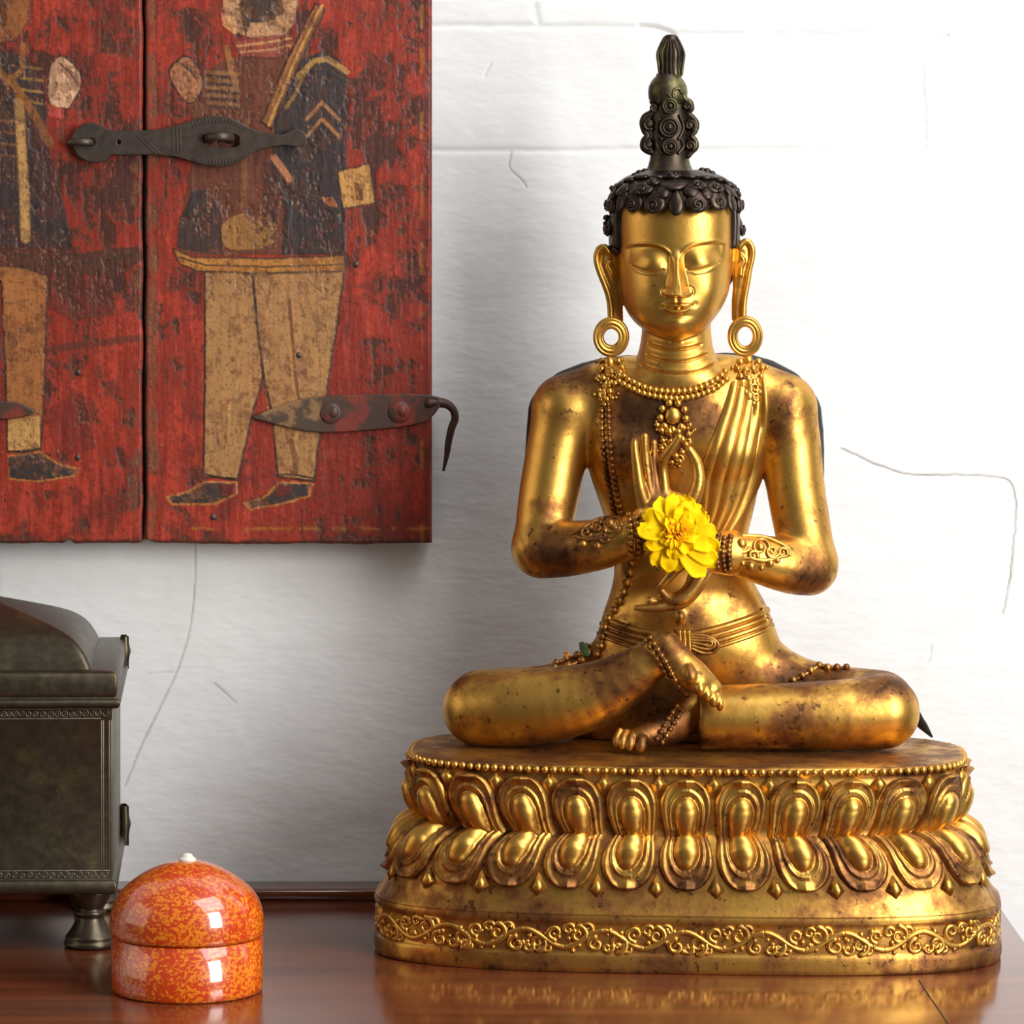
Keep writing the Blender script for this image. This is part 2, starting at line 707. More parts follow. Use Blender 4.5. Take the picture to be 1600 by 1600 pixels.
kw = (D + YW) / D
xs = np.concatenate([np.linspace(-4200, -150, 30)[:-1], np.arange(-150, 1750, 2.2), np.linspace(1750, 5600, 30)[1:]])
zs = np.concatenate([np.linspace(-2600, -120, 20)[:-1], np.arange(-120, 1420, 2.2), np.linspace(1420, 3360, 20)[1:]])
PX, PZ = np.meshgrid(xs, zs, indexing='ij')
dep = np.zeros(PX.shape); crk = np.zeros(PX.shape)


def groove(pts, wd, d, dark=0.0, n=60, wob=3.0):
    p = spline(pts, n)
    p = p + np.stack([vnoise(p[:, 0], p[:, 1], 18, 3) - .5, vnoise(p[:, 0], p[:, 1], 18, 4) - .5], -1) * 2 * wob
    lo, hi = p.min(0) - 4 * wd - 4, p.max(0) + 4 * wd + 4
    i0, i1 = np.searchsorted(xs, (lo[0], hi[0])); j0, j1 = np.searchsorted(zs, (lo[1], hi[1]))
    if i1 <= i0 or j1 <= j0:
        return
    dd, tt = dist_poly(PX[i0:i1, j0:j1], PZ[i0:i1, j0:j1], p)
    f = np.exp(-(dd / wd) ** 2)
    dep[i0:i1, j0:j1] = np.maximum(dep[i0:i1, j0:j1], f * d * (.42 if wd > 4 else 1))
    crk[i0:i1, j0:j1] = np.maximum(crk[i0:i1, j0:j1], np.exp(-(dd / max(1.4, wd * 0.45)) ** 2) * dark * (0.55 + 0.9 * vnoise(PX[i0:i1, j0:j1], PZ[i0:i1, j0:j1], 25, 9)))


groove([(500, 234), (800, 235), (1100, 233), (1400, 232), (1700, 233)], 4.5, 4.5, 0.13, 160, 1.5)
groove([(500, 38), (760, 40), (1000, 43), (1035, 50), (1065, 53), (1200, 54), (1400, 53), (1450, 52), (1520, 50), (1700, 52)], 5, 5, 0.10, 160, 2)
groove([(1000, 42), (1025, 44), (1045, 50), (1055, 56)], 4, 6, 0.45, 20, 1)
groove([(838, -20), (836, 10), (842, 40)], 6, 5, 0.10, 20, 3)
groove([(1258, -20), (1256, 15), (1258, 42)], 6, 3, 0.04, 20, 3)
groove([(1480, 56), (1460, 66), (1447, 82), (1442, 110), (1441, 150), (1443, 190), (1444, 232)], 5.5, 7, 0.16, 60, 3)
groove([(1482, 55), (1462, 64), (1448, 80)], 3, 5, 0.35, 20, 1.5)
groove([(800, 236), (797, 262), (812, 278), (823, 292)], 1.3, 1.0, 0.7, 30, 2)
groove([(768, 100), (760, 112), (757, 120)], 1.5, 1.5, 0.3, 12, 1)
groove([(1314, 699), (1350, 716), (1410, 740), (1480, 742), (1545, 744), (1578, 752), (1588, 790), (1583, 850), (1577, 905), (1566, 960)], 1.3, 1.2, 1.0, 160, 3)
groove([(305, 850), (304, 915), (296, 985), (280, 1040), (258, 1090), (238, 1130), (218, 1172), (196, 1228)], 1.2, 0.8, 0.75, 120, 0.8)
groove([(335, 1068), (352, 1082), (368, 1098)], 1.2, 0.7, 0.6, 12, 0.6)
groove([(232, 1052), (270, 1050)], 1.2, .6, 0.35, 12, 0.6)
groove([(1455, 1010), (1452, 1030), (1448, 1036)], 1.6, 2, 0.25, 12, 1)
# uneven plaster over the bricks
und = (vnoise(PX, PZ, 130, 21, 4) - 0.5) * 9 + (vnoise(PX, PZ * 2.6, 55, 22, 3, 0.6) - 0.5) * 3.2
und += (vnoise(PX, PZ * 3.2, 16, 23, 3, 0.6) - 0.5) * 1.1
und *= 0.4
VW = np.stack([(PX - XC) * kw, YW + dep + und, (Y0 - PZ) * kw + CZ], -1)
mb = MB().grid(VW)
o = build('wall_back', mb, M_wall, attrs={'crack': crk.ravel()})
o['kind'] = 'structure'
del PX, PZ, VW, und

# floor of the room (far below the picture)
m, nt, b = mat_new('grey_stone_floor')
g = NT(nt)
nt.links.new(g.mix(g.noise(6, 5), (0.30, 0.28, 0.26), (0.40, 0.38, 0.35)), b.inputs['Base Color'])
b.inputs['Roughness'].default_value = 0.6
zf = -ZT / S
o = build('floor', MB().box((-5000, -9500, zf - 100), (5300, YW + 60, zf)), m, smooth=False)
o['kind'] = 'structure'

# ================================================================== table
m, nt, b = mat_new('polished_mahogany')
g = NT(nt)
v = g.mapped((3.2, 60, 60))
n1 = g.noise(1.0, 6, 0.6, v, 0.6)
n2 = g.noise(1.0, 5, 0.7, g.mapped((14, 420, 420)))
n3 = g.noise(260, 3, 0.6)
c = g.mix(g.step(n1, 0.3, 0.7), (0.20, 0.050, 0.018), (0.105, 0.026, 0.011))
c = g.mix(g.math('MULTIPLY', g.step(n2, 0.52, 0.75), 0.55), c, (0.045, 0.013, 0.007))
c = g.mix(g.math('MULTIPLY', g.step(n3, 0.745, 0.79), 0.35), c, (0.45, 0.36, 0.30))
nt.links.new(c, b.inputs['Base Color'])
nt.links.new(g.math('ADD', g.math('MULTIPLY', n2, 0.10), 0.10), b.inputs['Roughness'])
b.inputs['Specular IOR Level'].default_value = 0.62
b.inputs['Coat Weight'].default_value = 0.35
b.inputs['Coat Roughness'].default_value = 0.12
g.bump(g.math('ADD', g.math('MULTIPLY', n2, 0.4), n1), 0.05, 0.0008, b)
M_wood = m

xr_w = P(1547, 1391, YW)[0]
xr_f = xr_w
tb = thing('side_table', 'polished dark reddish brown wooden table the statue, lidded box and metal chest stand on', 'table', (0, -80, zf))
TL, TF = -1500.0, -640.0
outl = [(TL, YW - 4), (xr_w, YW - 4), (xr_f, TF), (TL, TF)]


def slab(mb, outline, z0, z1, bev):
    c = np.mean(outline, 0)
    rows = []
    p = np.array(outline, float)
    # subdivide outline for a rounded edge
    def inset(d):
        q = []
        n = len(p)
        for i in range(n):
            a, b_, c_ = p[i - 1], p[i], p[(i + 1) % n]
            e1 = (b_ - a) / np.linalg.norm(b_ - a); e2 = (c_ - b_) / np.linalg.norm(c_ - b_)
            n1 = np.array([-e1[1], e1[0]]); n2 = np.array([-e2[1], e2[0]])
            if n1.dot(c - b_) < 0:
                n1, n2 = -n1, -n2
            bis = (n1 + n2); bis /= max(1e-6, bis.dot(n1))
            q.append(b_ + bis * d)
        return np.array(q)
    R = []
    for i in range(6):
        a = math.pi / 2 * i / 5
        R.append((bev * (1 - math.sin(a)), z0 + bev * (1 - math.cos(a))))
    for i in range(6):
        a = math.pi / 2 * (5 - i) / 5
        R.append((bev * (1 - math.sin(a)), z1 - bev * (1 - math.cos(a))))
    V = []
    for d, z in R:
        q = inset(d)
        V.append(np.column_stack([q, np.full(len(q), z)]))
    V = np.array(V)
    n0 = mb.n
    mb.grid(V, closed_v=True)
    m_ = len(p)
    mb.f.append(np.array([list(range(n0, n0 + m_))]))
    mb.f.append(np.array([list(range(mb.n - m_, mb.n))[::-1]]))
    return mb


build('table_top', slab(MB(), outl, -62, 0, 5), M_wood, root=tb, smooth=False)
def on_table(px, py):
    k = CZ / (py - Y0)
    return P(px, py, D * k - D)


m, nt, b = mat_new('dark_joint')
b.inputs['Base Color'].default_value = (0.012, 0.007, 0.005, 1)
b.inputs['Roughness'].default_value = 0.6
build('joint_line', MB().tube([on_table(a_, b_) for a_, b_ in ((1436, 1532), (1448, 1551), (1466, 1577), (1484, 1604), (1494, 1618))], 1.1, 6), m, root=tb)
# low upstand along the back, its right end behind the statue
xu = P(1330, 1391, 440)[0]
yu = YW - 88
mb = MB()
pf = [(yu, 0.3), (yu, 14), (yu + 1.5, 17), (yu + 5, 18.5), (YW - 5, 18.5), (YW - 5, 0.3)]
V = np.array([[(x, y, z) for y, z in pf] for x in (TL, xu)])
mb.grid(V, closed_v=True)
mb.f.append(np.array([[0, 1, 2, 3, 4, 5]])); mb.f.append(np.array([[11, 10, 9, 8, 7, 6]]))
build('upstand', mb, M_wood, root=tb, smooth=False)
build('apron', MB().box((TL + 60, TF + 60, -330), (xr_f - 60, YW - 70, -62)), M_wood, root=tb, smooth=False)
for lx, ly in ((TL + 130, TF + 130), (xr_f - 130, TF + 130), (TL + 130, YW - 140), (xr_f - 130, YW - 140)):
    prof = [(0, zf), (34, zf), (42, zf + 60), (36, zf + 160), (48, zf + 400), (58, zf + 900), (44, zf + 1050), (64, zf + 1120), (64, -330), (0, -330)]
    build('leg', MB().lathe(prof, (lx, ly, 0), 24), M_wood, root=tb)

# ================================================================== painted shutter
YB = 432.0            # face of the boards
kb = (D + YB) / D


def PB(px, py, y=YB):
    return P(px, py, y)


def paint_board(px, py, seed):
    """colours of the old painted boards at photo columns / rows -> linear rgb, relief"""
    N = lambda s, sd, o=5, r=0.6, ax=1.0, ay=1.0: vnoise(px * ax, py * ay, s, sd, o, r)
    shp = px.shape
    C = np.zeros(shp + (3,))
    rel = np.zeros(shp)
    wood = N(26, 5, 5, .65, 3.2, .35)
    big = N(120, 6, 4, .55)
    med = N(34, 7, 5, .62)
    fine = N(7, 8, 4, .65)
    streak = N(20, 9, 4, .6, 2.4, .28)

    def lay(mask, col):
        mask = np.clip(mask, 0, 1)[..., None]
        C[:] = C * (1 - mask) + np.array(srgb(*col)) * mask
    fig = np.zeros(shp)
    lay(np.ones(shp), (143, 46, 29))
    lay(smooth01(0.46, 0.58, streak * .45 + big * .35 + fine * .2) * .8, (180, 62, 42))
    lay(smooth01(0.50, 0.62, big * .45 + med * .35 + fine * .2) * .85, (106, 38, 28))
    lower = smooth01(430, 760, py) * smooth01(380, 560, px)
    lay(lower * .45, (120, 38, 26))  # statue's shadow over the lower right, put into the board colour
    up = 1 - smooth01(330, 640, py)
    wornv = med * .5 + fine * .25 + streak * .25 + 0.055 * up - 0.03
    zone = 0.10 * np.exp(-((px - 180) / 60.0) ** 2 - ((py - 290) / 120.0) ** 2) + 0.08 * np.exp(-((px - 150) / 80.0) ** 2 - ((py - 470) / 60.0) ** 2) + 0.05 * np.exp(-((px - 620) / 40.0) ** 2 - ((py - 270) / 120.0) ** 2) + .06 * np.exp(-((px - 170) / 60.0) ** 2 - ((py - 640) / 60.0) ** 2)
    wornv = wornv + zone
    lay(smooth01(0.505, 0.58, wornv) * .85, (98, 50, 36))
    lay(smooth01(0.575, 0.64, wornv) * .85, (66, 38, 31))
    # bare rubbed edges along the gap between the two boards and at the foot
    gap = np.exp(-((px - 236) / 13.0) ** 2) * (px > 222) + 0.5 * np.exp(-((px - 212) / 10.0) ** 2) * (px < 222)
    lay(smooth01(.30, .62, gap * .55 + (med - .45) * 1.1 * (gap > .05) + (wood - .5) * .5 * gap) * .75, (132, 78, 52))
    edge = np.clip(1 - (850 - py) / 15, 0, 1)
    lay(smooth01(.35, .6, edge + (med - .5) * 1.2) * .8, (86, 46, 32))
    right = np.exp(-((px - 668) / 9.0) ** 2)
    lay(smooth01(.4, .8, right + (wood - .5) * .8) * .5, (110, 40, 28))
    yel = (np.exp(-((px - 659) / 2.6) ** 2) + np.exp(-((py - 826) / 2.6) ** 2) * (px > 300)) * (N(30, 31, 3, .6) > .52)
    lay(yel * .55, (176, 112, 40))
    wear = smooth01(.50, .60, med * .6 + fine * .4)      # where the painted figures have rubbed thin
    soft = (N(9, 40, 3) - .5) * 5

    def poly(pts, col, a=1.0, worn=.55, out=None, ow=2.2, dark=(38, 30, 28), rnd=False):
        if rnd:
            pts = spline(list(pts) + [pts[0]], 60)[:-1]
        x0, y0 = np.min(pts, 0) - 8; x1, y1 = np.max(pts, 0) + 8
        sel = (px > x0) & (px < x1) & (py > y0) & (py < y1)
        if not sel.any():
            return
        qx, qy = px[sel] + soft[sel] * .55, py[sel] + soft[sel] * .55
        mk = np.zeros(shp)
        ins = in_poly(qx, qy, pts).astype(float)
        mk[sel] = ins
        lay(mk * a * (1 - worn * wear), col)
        fig[:] = np.maximum(fig, mk)
        rel[:] += mk * 0.35 * (1 - wear)
        if out is not None:
            dd, _ = dist_poly(qx, qy, list(pts) + [pts[0]])
            mk2 = np.zeros(shp); mk2[sel] = smooth01(ow, ow * .4, dd) * out
            lay(mk2 * (1 - .6 * wear), dark)

    def line(pts, wd, col, a=1.0, worn=.5):
        p = np.asarray(pts, float)
        x0, y0 = p.min(0) - wd * 2 - 4; x1, y1 = p.max(0) + wd * 2 + 4
        sel = (px > x0) & (px < x1) & (py > y0) & (py < y1)
        if not sel.any():
            return
        dd, _ = dist_poly(px[sel] + soft[sel] * .4, py[sel] + soft[sel] * .4, p)
        mk = np.zeros(shp); mk[sel] = smooth01(wd * .65, wd * .35, dd)
        lay(mk * a * (1 - worn * wear), col)

    TAN, TAND, NAVY, BRN, GOLD, SKIN, DRK = (172, 126, 76), (126, 80, 44), (50, 46, 46), (100, 58, 40), (184, 128, 58), (196, 148, 104), (42, 34, 32)
    if seed == 1:
        poly([(298, 130), (350, 92), (430, 80), (488, 84), (470, 240), (445, 398), (282, 398), (276, 372), (300, 250)], BRN, .92, .35)
        poly([(470, 96), (500, 82), (530, 92), (542, 118), (541, 250), (539, 398), (440, 396), (446, 330), (424, 262), (432, 180)], NAVY, .97, .30, .6)
        poly([(276, 388), (280, 345), (300, 300), (322, 296), (346, 330), (350, 398)], NAVY, .8, .75)
        poly([(300, 292), (312, 300), (305, 340), (290, 335)], NAVY, .6, .8)
        poly([(412, 250), (440, 262), (434, 350), (420, 395), (412, 330)], (60, 42, 38), .7, .6)
        # breast braid and buttons
        for k in range(5):
            line([(322 + k, 112 + 12 * k), (372, 116 + 12 * k)], 6, (150, 108, 62), .8, .5)
            line([(324 + k, 118 + 12 * k), (370, 122 + 12 * k)], 4, NAVY, .9, .4)
        line([(355, 75), (362, 110), (370, 140)], 9, (158, 110, 60), .85)
        line([(385, 190), (382, 240), (380, 320)], 9, (140, 92, 52), .6, .6)
        poly([(345, 352), (372, 335), (412, 338), (432, 352), (430, 378), (395, 390), (352, 386)], (158, 112, 54), .8, .9, rnd=True)
        # head, beard and collar, cut by the top of the picture
        poly([(346, -14), (352, 30), (372, 52), (410, 62), (448, 52), (464, 16), (458, -30), (400, -40)], SKIN, .9, .55, .5, rnd=True)
        poly([(372, 6), (384, 58), (392, 36), (420, 34), (446, 18), (440, 0), (410, -12), (380, -4)], DRK, .93, .4)
        poly([(345, 20), (362, 26), (375, 50), (366, 54), (348, 40)], (214, 150, 98), .8, .4)
        poly([(364, 66), (400, 58), (452, 54), (462, 74), (430, 92), (376, 88)], (150, 70, 54), .9, .45, .4)
        line([(372, 72), (420, 66), (455, 60)], 4, (200, 150, 90), .8)
        line([(375, 82), (420, 78), (458, 70)], 3, (200, 150, 90), .8)
        poly([(352, -30), (372, -62), (410, -74), (446, -60), (462, -28), (456, -12), (400, -22), (356, -14)], NAVY, .95, .4, .5, rnd=True)
        # raised fist
        poly([(286, 88), (300, 92), (314, 116), (317, 136), (303, 160), (287, 156), (268, 128), (266, 106)], (176, 116, 76), .95, .65, .95, rnd=True)
        for k in range(3):
            line([(280 + 5 * k, 98), (296 + 4 * k, 110 + 5 * k), (310, 116 + 6 * k)], 2.2, DRK, .8, .3)
        # musket across the shoulder
        poly([(493, 6), (508, 14), (478, 78), (446, 150), (424, 202), (408, 190), (440, 112), (466, 58)], (132, 82, 44), .95, .5, .9)
        line([(503, 8), (468, 80), (440, 146), (420, 196)], 4.5, (192, 142, 74), .9, .5)
        line([(494, 10), (455, 90), (425, 165)], 3, (170, 110, 60), .8, .5)
        line([(466, 120), (490, 96), (512, 92), (542, 112)], 9, (176, 128, 66), .9, .5)
        line([(448, 168), (465, 140), (476, 112)], 6, (168, 120, 60), .7, .5)
        for dy in (0, 26):
            line([(480, 186 + dy), (503, 160 + dy), (531, 188 + dy)], 5.5, (164, 110, 66), .95, .45)
        line([(428, 246), (440, 262), (452, 280)], 11, (186, 120, 78), .9, .35)
        # cuff and hand at the hip
        poly([(527, 268), (577, 256), (586, 318), (536, 326)], (196, 142, 72), .97, .4, .8)
        poly([(554, 284), (568, 288), (568, 314), (556, 312)], (112, 62, 36), .9, .3)
        poly([(500, 308), (520, 308), (528, 324), (512, 322)], (150, 88, 48), .9, .4)
        # belt
        poly([(270, 388), (300, 402), (420, 404), (538, 400), (538, 427), (400, 428), (310, 424), (280, 412)], (182, 122, 54), .95, .45, .8)
        line([(280, 402), (320, 414), (420, 417), (538, 413)], 3, (70, 44, 30), .9, .3)
        # trousers
        poly([(320, 424), (393, 427), (400, 500), (411, 588), (395, 645), (371, 750), (318, 744), (320, 600)], TAN, .96, .36, .9, 2.6)
        poly([(395, 427), (538, 424), (527, 500), (510, 620), (497, 700), (491, 752), (434, 745), (424, 640), (412, 588), (402, 500)], TAN, .96, .36, .9, 2.6)
        for t in range(26):
            r2 = random.Random(t)
            x = r2.uniform(325, 520); y = r2.uniform(440, 720)
            line([(x, y), (x + r2.uniform(-3, 3), y + r2.uniform(10, 38))], r2.uniform(2, 5), TAND if t % 3 else (206, 160, 104), .5, .9)
        line([(452, 470), (458, 540), (462, 590), (468, 630)], 5, (96, 52, 32), .8, .5)
        line([(455, 690), (462, 720), (460, 740)], 9, (110, 62, 38), .7, .7)
        line([(318, 741), (345, 746), (371, 748)], 3.2, DRK, .95, .2)
        line([(434, 742), (462, 742), (491, 748)], 3.2, DRK, .95, .2)
        # shoes
        poly([(257, 776), (290, 768), (318, 752), (370, 752), (372, 772), (335, 790), (268, 790)], (190, 130, 62), .7, .5)
        poly([(262, 778), (296, 770), (322, 755), (366, 755), (366, 772), (330, 786), (270, 786)], NAVY, .97, .4)
        poly([(344, 756), (368, 754), (368, 772), (350, 776)], (112, 36, 32), .9, .5)
        poly([(378, 786), (412, 776), (434, 752), (490, 754), (486, 776), (440, 790), (390, 798)], (190, 130, 62), .7, .5)
        poly([(386, 786), (416, 778), (436, 756), (486, 756), (481, 774), (438, 786), (394, 794)], NAVY, .97, .4)
        poly([(432, 758), (456, 758), (452, 774), (430, 776)], (112, 36, 32), .8, .5)
        line([(472, 795), (472, 830), (476, 850)], 1.8, (66, 30, 24), .9, 0)
    else:
        poly([(-40, -20), (46, -20), (46, 30), (26, 62), (-40, 74)], (150, 92, 48), .9, .5, .6)
        poly([(-40, 0), (12, -6), (10, 40), (-40, 60)], DRK, .8, .6)
        poly([(-40, 78), (20, 82), (48, 96), (66, 124), (74, 168), (70, 220), (88, 280), (104, 340), (112, 386), (-40, 390)], NAVY, .97, .38, .5)
        for k in range(4):
            line([(34, 104 + 18 * k), (66, 108 + 18 * k)], 4.5, (168, 122, 60), .8, .5)
            line([(-20, 186 + 18 * k), (24, 190 + 18 * k)], 4, (150, 100, 50), .6, .6)
        line([(30, 158), (34, 240), (38, 300), (40, 372)], 15, (190, 142, 84), .95, .4)
        line([(-20, 100), (18, 128), (48, 170), (78, 224)], 13, (150, 94, 46), .95, .4)
        line([(36, 70), (34, 110), (10, 130)], 9, (160, 104, 50), .85, .5)
        line([(60, 200), (72, 270), (80, 330)], 30, (94, 54, 42), .5, .8)
        poly([(88, 90), (101, 89), (122, 110), (127, 134), (112, 162), (102, 170), (77, 160), (77, 112)], (222, 172, 132), .97, .45, .95, rnd=True)
        for k in range(4):
            line([(92 + 4 * k, 98 + 4 * k), (104 + 3 * k, 108 + 4 * k), (122, 118 + 5 * k)], 2.4, (96, 52, 36), .9, .2)
        poly([(76, 162), (102, 172), (98, 186), (74, 182)], (188, 72, 58), .9, .4)
        poly([(-40, 376), (60, 384), (112, 396), (218, 384), (223, 402), (200, 424), (120, 432), (30, 420), (-40, 410)], (78, 48, 36), .9, .5)
        line([(20, 396), (120, 414), (216, 396)], 5, (60, 46, 40), .6, .4)
        poly([(80, 436), (176, 434), (180, 492), (110, 500), (76, 480)], (98, 46, 36), .7, .7)
        line([(74, 548), (120, 540), (216, 528)], 12, (84, 48, 38), .7, .5)
        poly([(-40, 412), (40, 418), (74, 432), (72, 520), (69, 610), (63, 704), (12, 705), (8, 560), (2, 440)], (166, 106, 56), .95, .45, .9, 2.6)
        poly([(12, 652), (62, 650), (62, 702), (12, 705)], (202, 152, 88), .9, .3)
        line([(12, 706), (62, 701)], 3.5, DRK, .95, .2)
        poly([(12, 712), (62, 704), (90, 722), (124, 732), (118, 746), (60, 754), (14, 750)], (188, 124, 60), .7, .4)
        poly([(13, 714), (62, 708), (90, 726), (118, 734), (108, 744), (58, 750), (15, 746)], NAVY, .97, .4)
        poly([(68, 640), (130, 610), (150, 700), (90, 715)], (112, 36, 30), .6, .7)
    # small chips and scratches
    chip = N(4.5, 51, 3, .6)
    lay(smooth01(.80, .86, chip) * .55, (176, 110, 70))
    lay(smooth01(.82, .88, N(5.5, 52, 3, .6)) * .7, (40, 26, 22))
    s1 = N(3.4, 70, 3, .65); s2 = N(4.2, 71, 3, .65, 1.6, .7)
    lay(fig * smooth01(.66, .76, s2) * .42 * smooth01(.42, .6, med), (190, 138, 88))
    lay(fig * smooth01(.56, .66, N(11, 73, 5, .65)) * .45, (92, 54, 34))
    lay(smooth01(.62, .74, s1) * .5, (58, 32, 26))
    C *= (0.62 + 0.42 * wood + 0.36 * fine)[..., None]
    rel += (wood - .5) * 1.0 + (fine - .5) * 0.6 - smooth01(0.55, 0.62, wornv) * .6
    return np.clip(C, 0, 1), rel


m, nt, b = mat_new('old_painted_wood')
g = NT(nt)
a = g.attr('paint')
n2 = g.noise(1.0, 5, 0.65, g.mapped((300, 300, 40)))
nt.links.new(g.mix(g.math('MULTIPLY', g.step(n2, 0.52, 0.72), 0.35), a.outputs['Color'], (0.05, 0.022, 0.016)), b.inputs['Base Color'])
nt.links.new(g.math('ADD', g.math('MULTIPLY', n2, 0.25), 0.33), b.inputs['Roughness'])
b.inputs['Specular IOR Level'].default_value = 0.45
g.bump(n2, 0.35, 0.0009, b)
M_paint = m
m, nt, b = mat_new('bare_old_wood')
g = NT(nt)
n2 = g.noise(1.0, 5, 0.65, g.mapped((160, 160, 16)))
nt.links.new(g.mix(n2, (0.10, 0.045, 0.025), (0.03, 0.015, 0.010)), b.inputs['Base Color'])
b.inputs['Roughness'].default_value = 0.7
M_bare = m

M_iron = bronze('dark_wrought_iron', (0.088, 0.066, 0.054), 0.0, 0.48, 0.75)
M_hook = bronze('rusty_iron', (0.06, 0.03, 0.022), 0.0, 0.5, 0.5)
m, nt, b = mat_new('painted_iron')
g = NT(nt)
n1 = g.noise(45, 5, 0.62)
spx = g.n('ShaderNodeSeparateXYZ')
g.L.new(g.obj(), spx.inputs[0])
xt = ((505 - XC) * kb - PB(226, 850)[0]) * S
tanp = g.step(g.math('ADD', spx.outputs[0], g.math('MULTIPLY', g.math('SUBTRACT', n1, 0.5), 0.012)), xt - 0.002, xt + 0.002, 1.0, 0.0)
tanp = g.math('MULTIPLY', tanp, g.step(spx.outputs[0], xt - 0.062, xt - 0.060))
c = g.mix(tanp, (0.20, 0.034, 0.020), (0.25, 0.135, 0.055))
c = g.mix(g.math('MULTIPLY', g.step(n1, 0.43, 0.52), 0.9), c, (0.055, 0.036, 0.026))
nt.links.new(c, b.inputs['Base Color'])
b.inputs['Roughness'].default_value = 0.5
g.bump(g.noise(150, 5), 0.3, 0.0008, b)
M_piron = m

PT = -420.0
sh = thing('painted_shutter', 'worn red wooden shutter of two boards painted with two standing soldiers on wall', 'shutter', PB(226, 850, YW - 8))
for nm, x0, x1, seed in (('board', 227.2, 675, 1), ('board', -330, 222.6, 0)):
    ux = np.concatenate([[x0], np.arange(x0 + 3, -12, 3.0), np.arange(max(x0, -10) + 1.3, x1 - 1.0, 1.35), [x1]])
    uz = np.concatenate([[PT], np.arange(PT + 3, -12, 3.0), np.arange(-10, 849, 1.35), [850]])
    GX, GZ = np.meshgrid(ux, uz, indexing='ij')
    colr, rel = paint_board(np.where((GX < -20) & (seed == 0), -40 - GX, GX), GZ, seed)
    # worn, wavy lower and inner edges
    ez = GZ + 0.0
    foot = 850 + (vnoise(GX, GX * 0, 40, 61, 3) - .5) * 5 - 7 * np.exp(-((GX - 108) / 5.0) ** 2) + 5 * np.exp(-((GX - 230) / 8.0) ** 2) * -1
    ez = np.where(GZ > 840, 840 + (GZ - 840) * (foot - 840) / 10, GZ)
    inner = x0 if seed == 1 else x1
    wob = (vnoise(GZ, GZ * 0, 60, 62 + seed, 3) - .5) * 5
    ex = GX + wob * np.exp(-np.abs(GX - inner) / 12.0)
    er = np.minimum(np.minimum(GX - x0, x1 - GX), 850 - GZ)
    rnd = np.clip(1 - er / 5.0, 0, 1) ** 2 * 5.0
    Y = YB + rnd - rel * 1.1
    V = np.stack([(ex - XC) * kb, Y, (Y0 - ez) * kb + CZ], -1)
    mb = MB().grid(V, flip=False)
    nu, nv = GX.shape
    # sides and back
    def rim(idx):
        a_ = V.reshape(-1, 3)[idx]
        bk = a_.copy(); bk[:, 1] = YW - 12
        return np.stack([a_, bk], 1)
    I = np.arange(nu * nv).reshape(nu, nv)
    loop = np.concatenate([I[:, 0], I[-1, 1:], I[::-1, -1][1:], I[0, ::-1][1:-1]])
    R = rim(loop)
    fr = mb.n
    mb.grid(R, closed_u=True)
    cl = np.concatenate([colr.reshape(-1, 3), np.repeat(np.array([srgb(60, 34, 26)]), len(loop) * 2, 0)])
    cl = np.column_stack([cl, np.ones(len(cl))])
    build(nm, mb, M_paint, root=sh, col=cl)


def plate(name, outer, holes, y, th, mat, parent, bev=1.2):
    """flat metal plate cut to an outline, standing on plane y"""
    cu = bpy.data.curves.new(name + '_outline', 'CURVE')
    cu.dimensions = '2D'; cu.fill_mode = 'BOTH'
    cu.extrude = (th / 2 - bev) * S; cu.bevel_depth = bev * S; cu.bevel_resolution = 2
    o0 = ORIG[sh.name]
    for pts in [outer] + holes:
        p = np.array([PB(a, b_, y) for a, b_ in pts])
        sp_ = cu.splines.new('POLY'); sp_.points.add(len(p) - 1)
        for i, q in enumerate(p):
            sp_.points[i].co = ((q[0] - o0[0]) * S, (q[2] - o0[2]) * S, 0, 1)
        sp_.use_cyclic_u = True
    tmp = bpy.data.objects.new(name + '_tmp', cu)
    COL.objects.link(tmp)
    bpy.context.view_layer.update()
    me = bpy.data.meshes.new_from_object(tmp.evaluated_get(bpy.context.evaluated_depsgraph_get()))
    bpy.data.objects.remove(tmp)
    co_ = np.empty(len(me.vertices) * 3); me.vertices.foreach_get('co', co_)
    co_ = co_.reshape(-1, 3)
    v = np.stack([co_[:, 0], (y - o0[1]) * S - co_[:, 2], co_[:, 1]], -1)
    me.vertices.foreach_set('co', v.ravel())
    me.update()
    me.materials.clear(); me.materials.append(mat)
    ob = bpy.data.objects.new(name, me)
    COL.objects.link(ob); ob.parent = parent
    return ob


def circ(cx, cy, rx, ry, n=24, a0=0, a1=360):
    return [(cx + rx * math.cos(math.radians(a0 + (a1 - a0) * i / n)), cy + ry * math.sin(math.radians(a0 + (a1 - a0) * i / n))) for i in range(n)]


up = [(172, 204), (195, 205.5), (219, 205), (240, 204), (255, 202), (274, 198), (292, 192), (308, 187), (322, 184), (342, 182.5), (358, 185), (372, 191), (382, 197), (395, 203), (408, 207), (425, 210), (438, 211), (446, 210), (452, 206)]
knob = [(457, 204), (466, 203), (474, 207), (479, 216), (475, 224), (466, 229), (457, 227)]
dn = [(452, 226), (440, 226), (425, 228), (408, 232), (395, 238), (382, 247), (370, 254), (356, 258), (342, 259.5), (322, 257), (305, 253), (290, 248), (274, 243.5), (250, 241), (219, 240.5), (190, 241), (174, 240)]
head = [(166, 249), (152, 252.5), (136, 251), (122, 242), (115, 228), (114, 214), (120, 202), (132, 194), (147, 193), (160, 198)]
hasp = plate('hasp', up + knob + dn + head, [[(316, 210), (322, 208.5), (368, 208.5), (375, 213), (375, 227), (368, 231), (322, 231), (316, 228)], circ(143, 222, 7, 8, 14), circ(186, 222, 4.5, 5, 12)], YB - 13, 6, M_iron, sh)
o0 = ORIG[sh.name]
mb = MB()
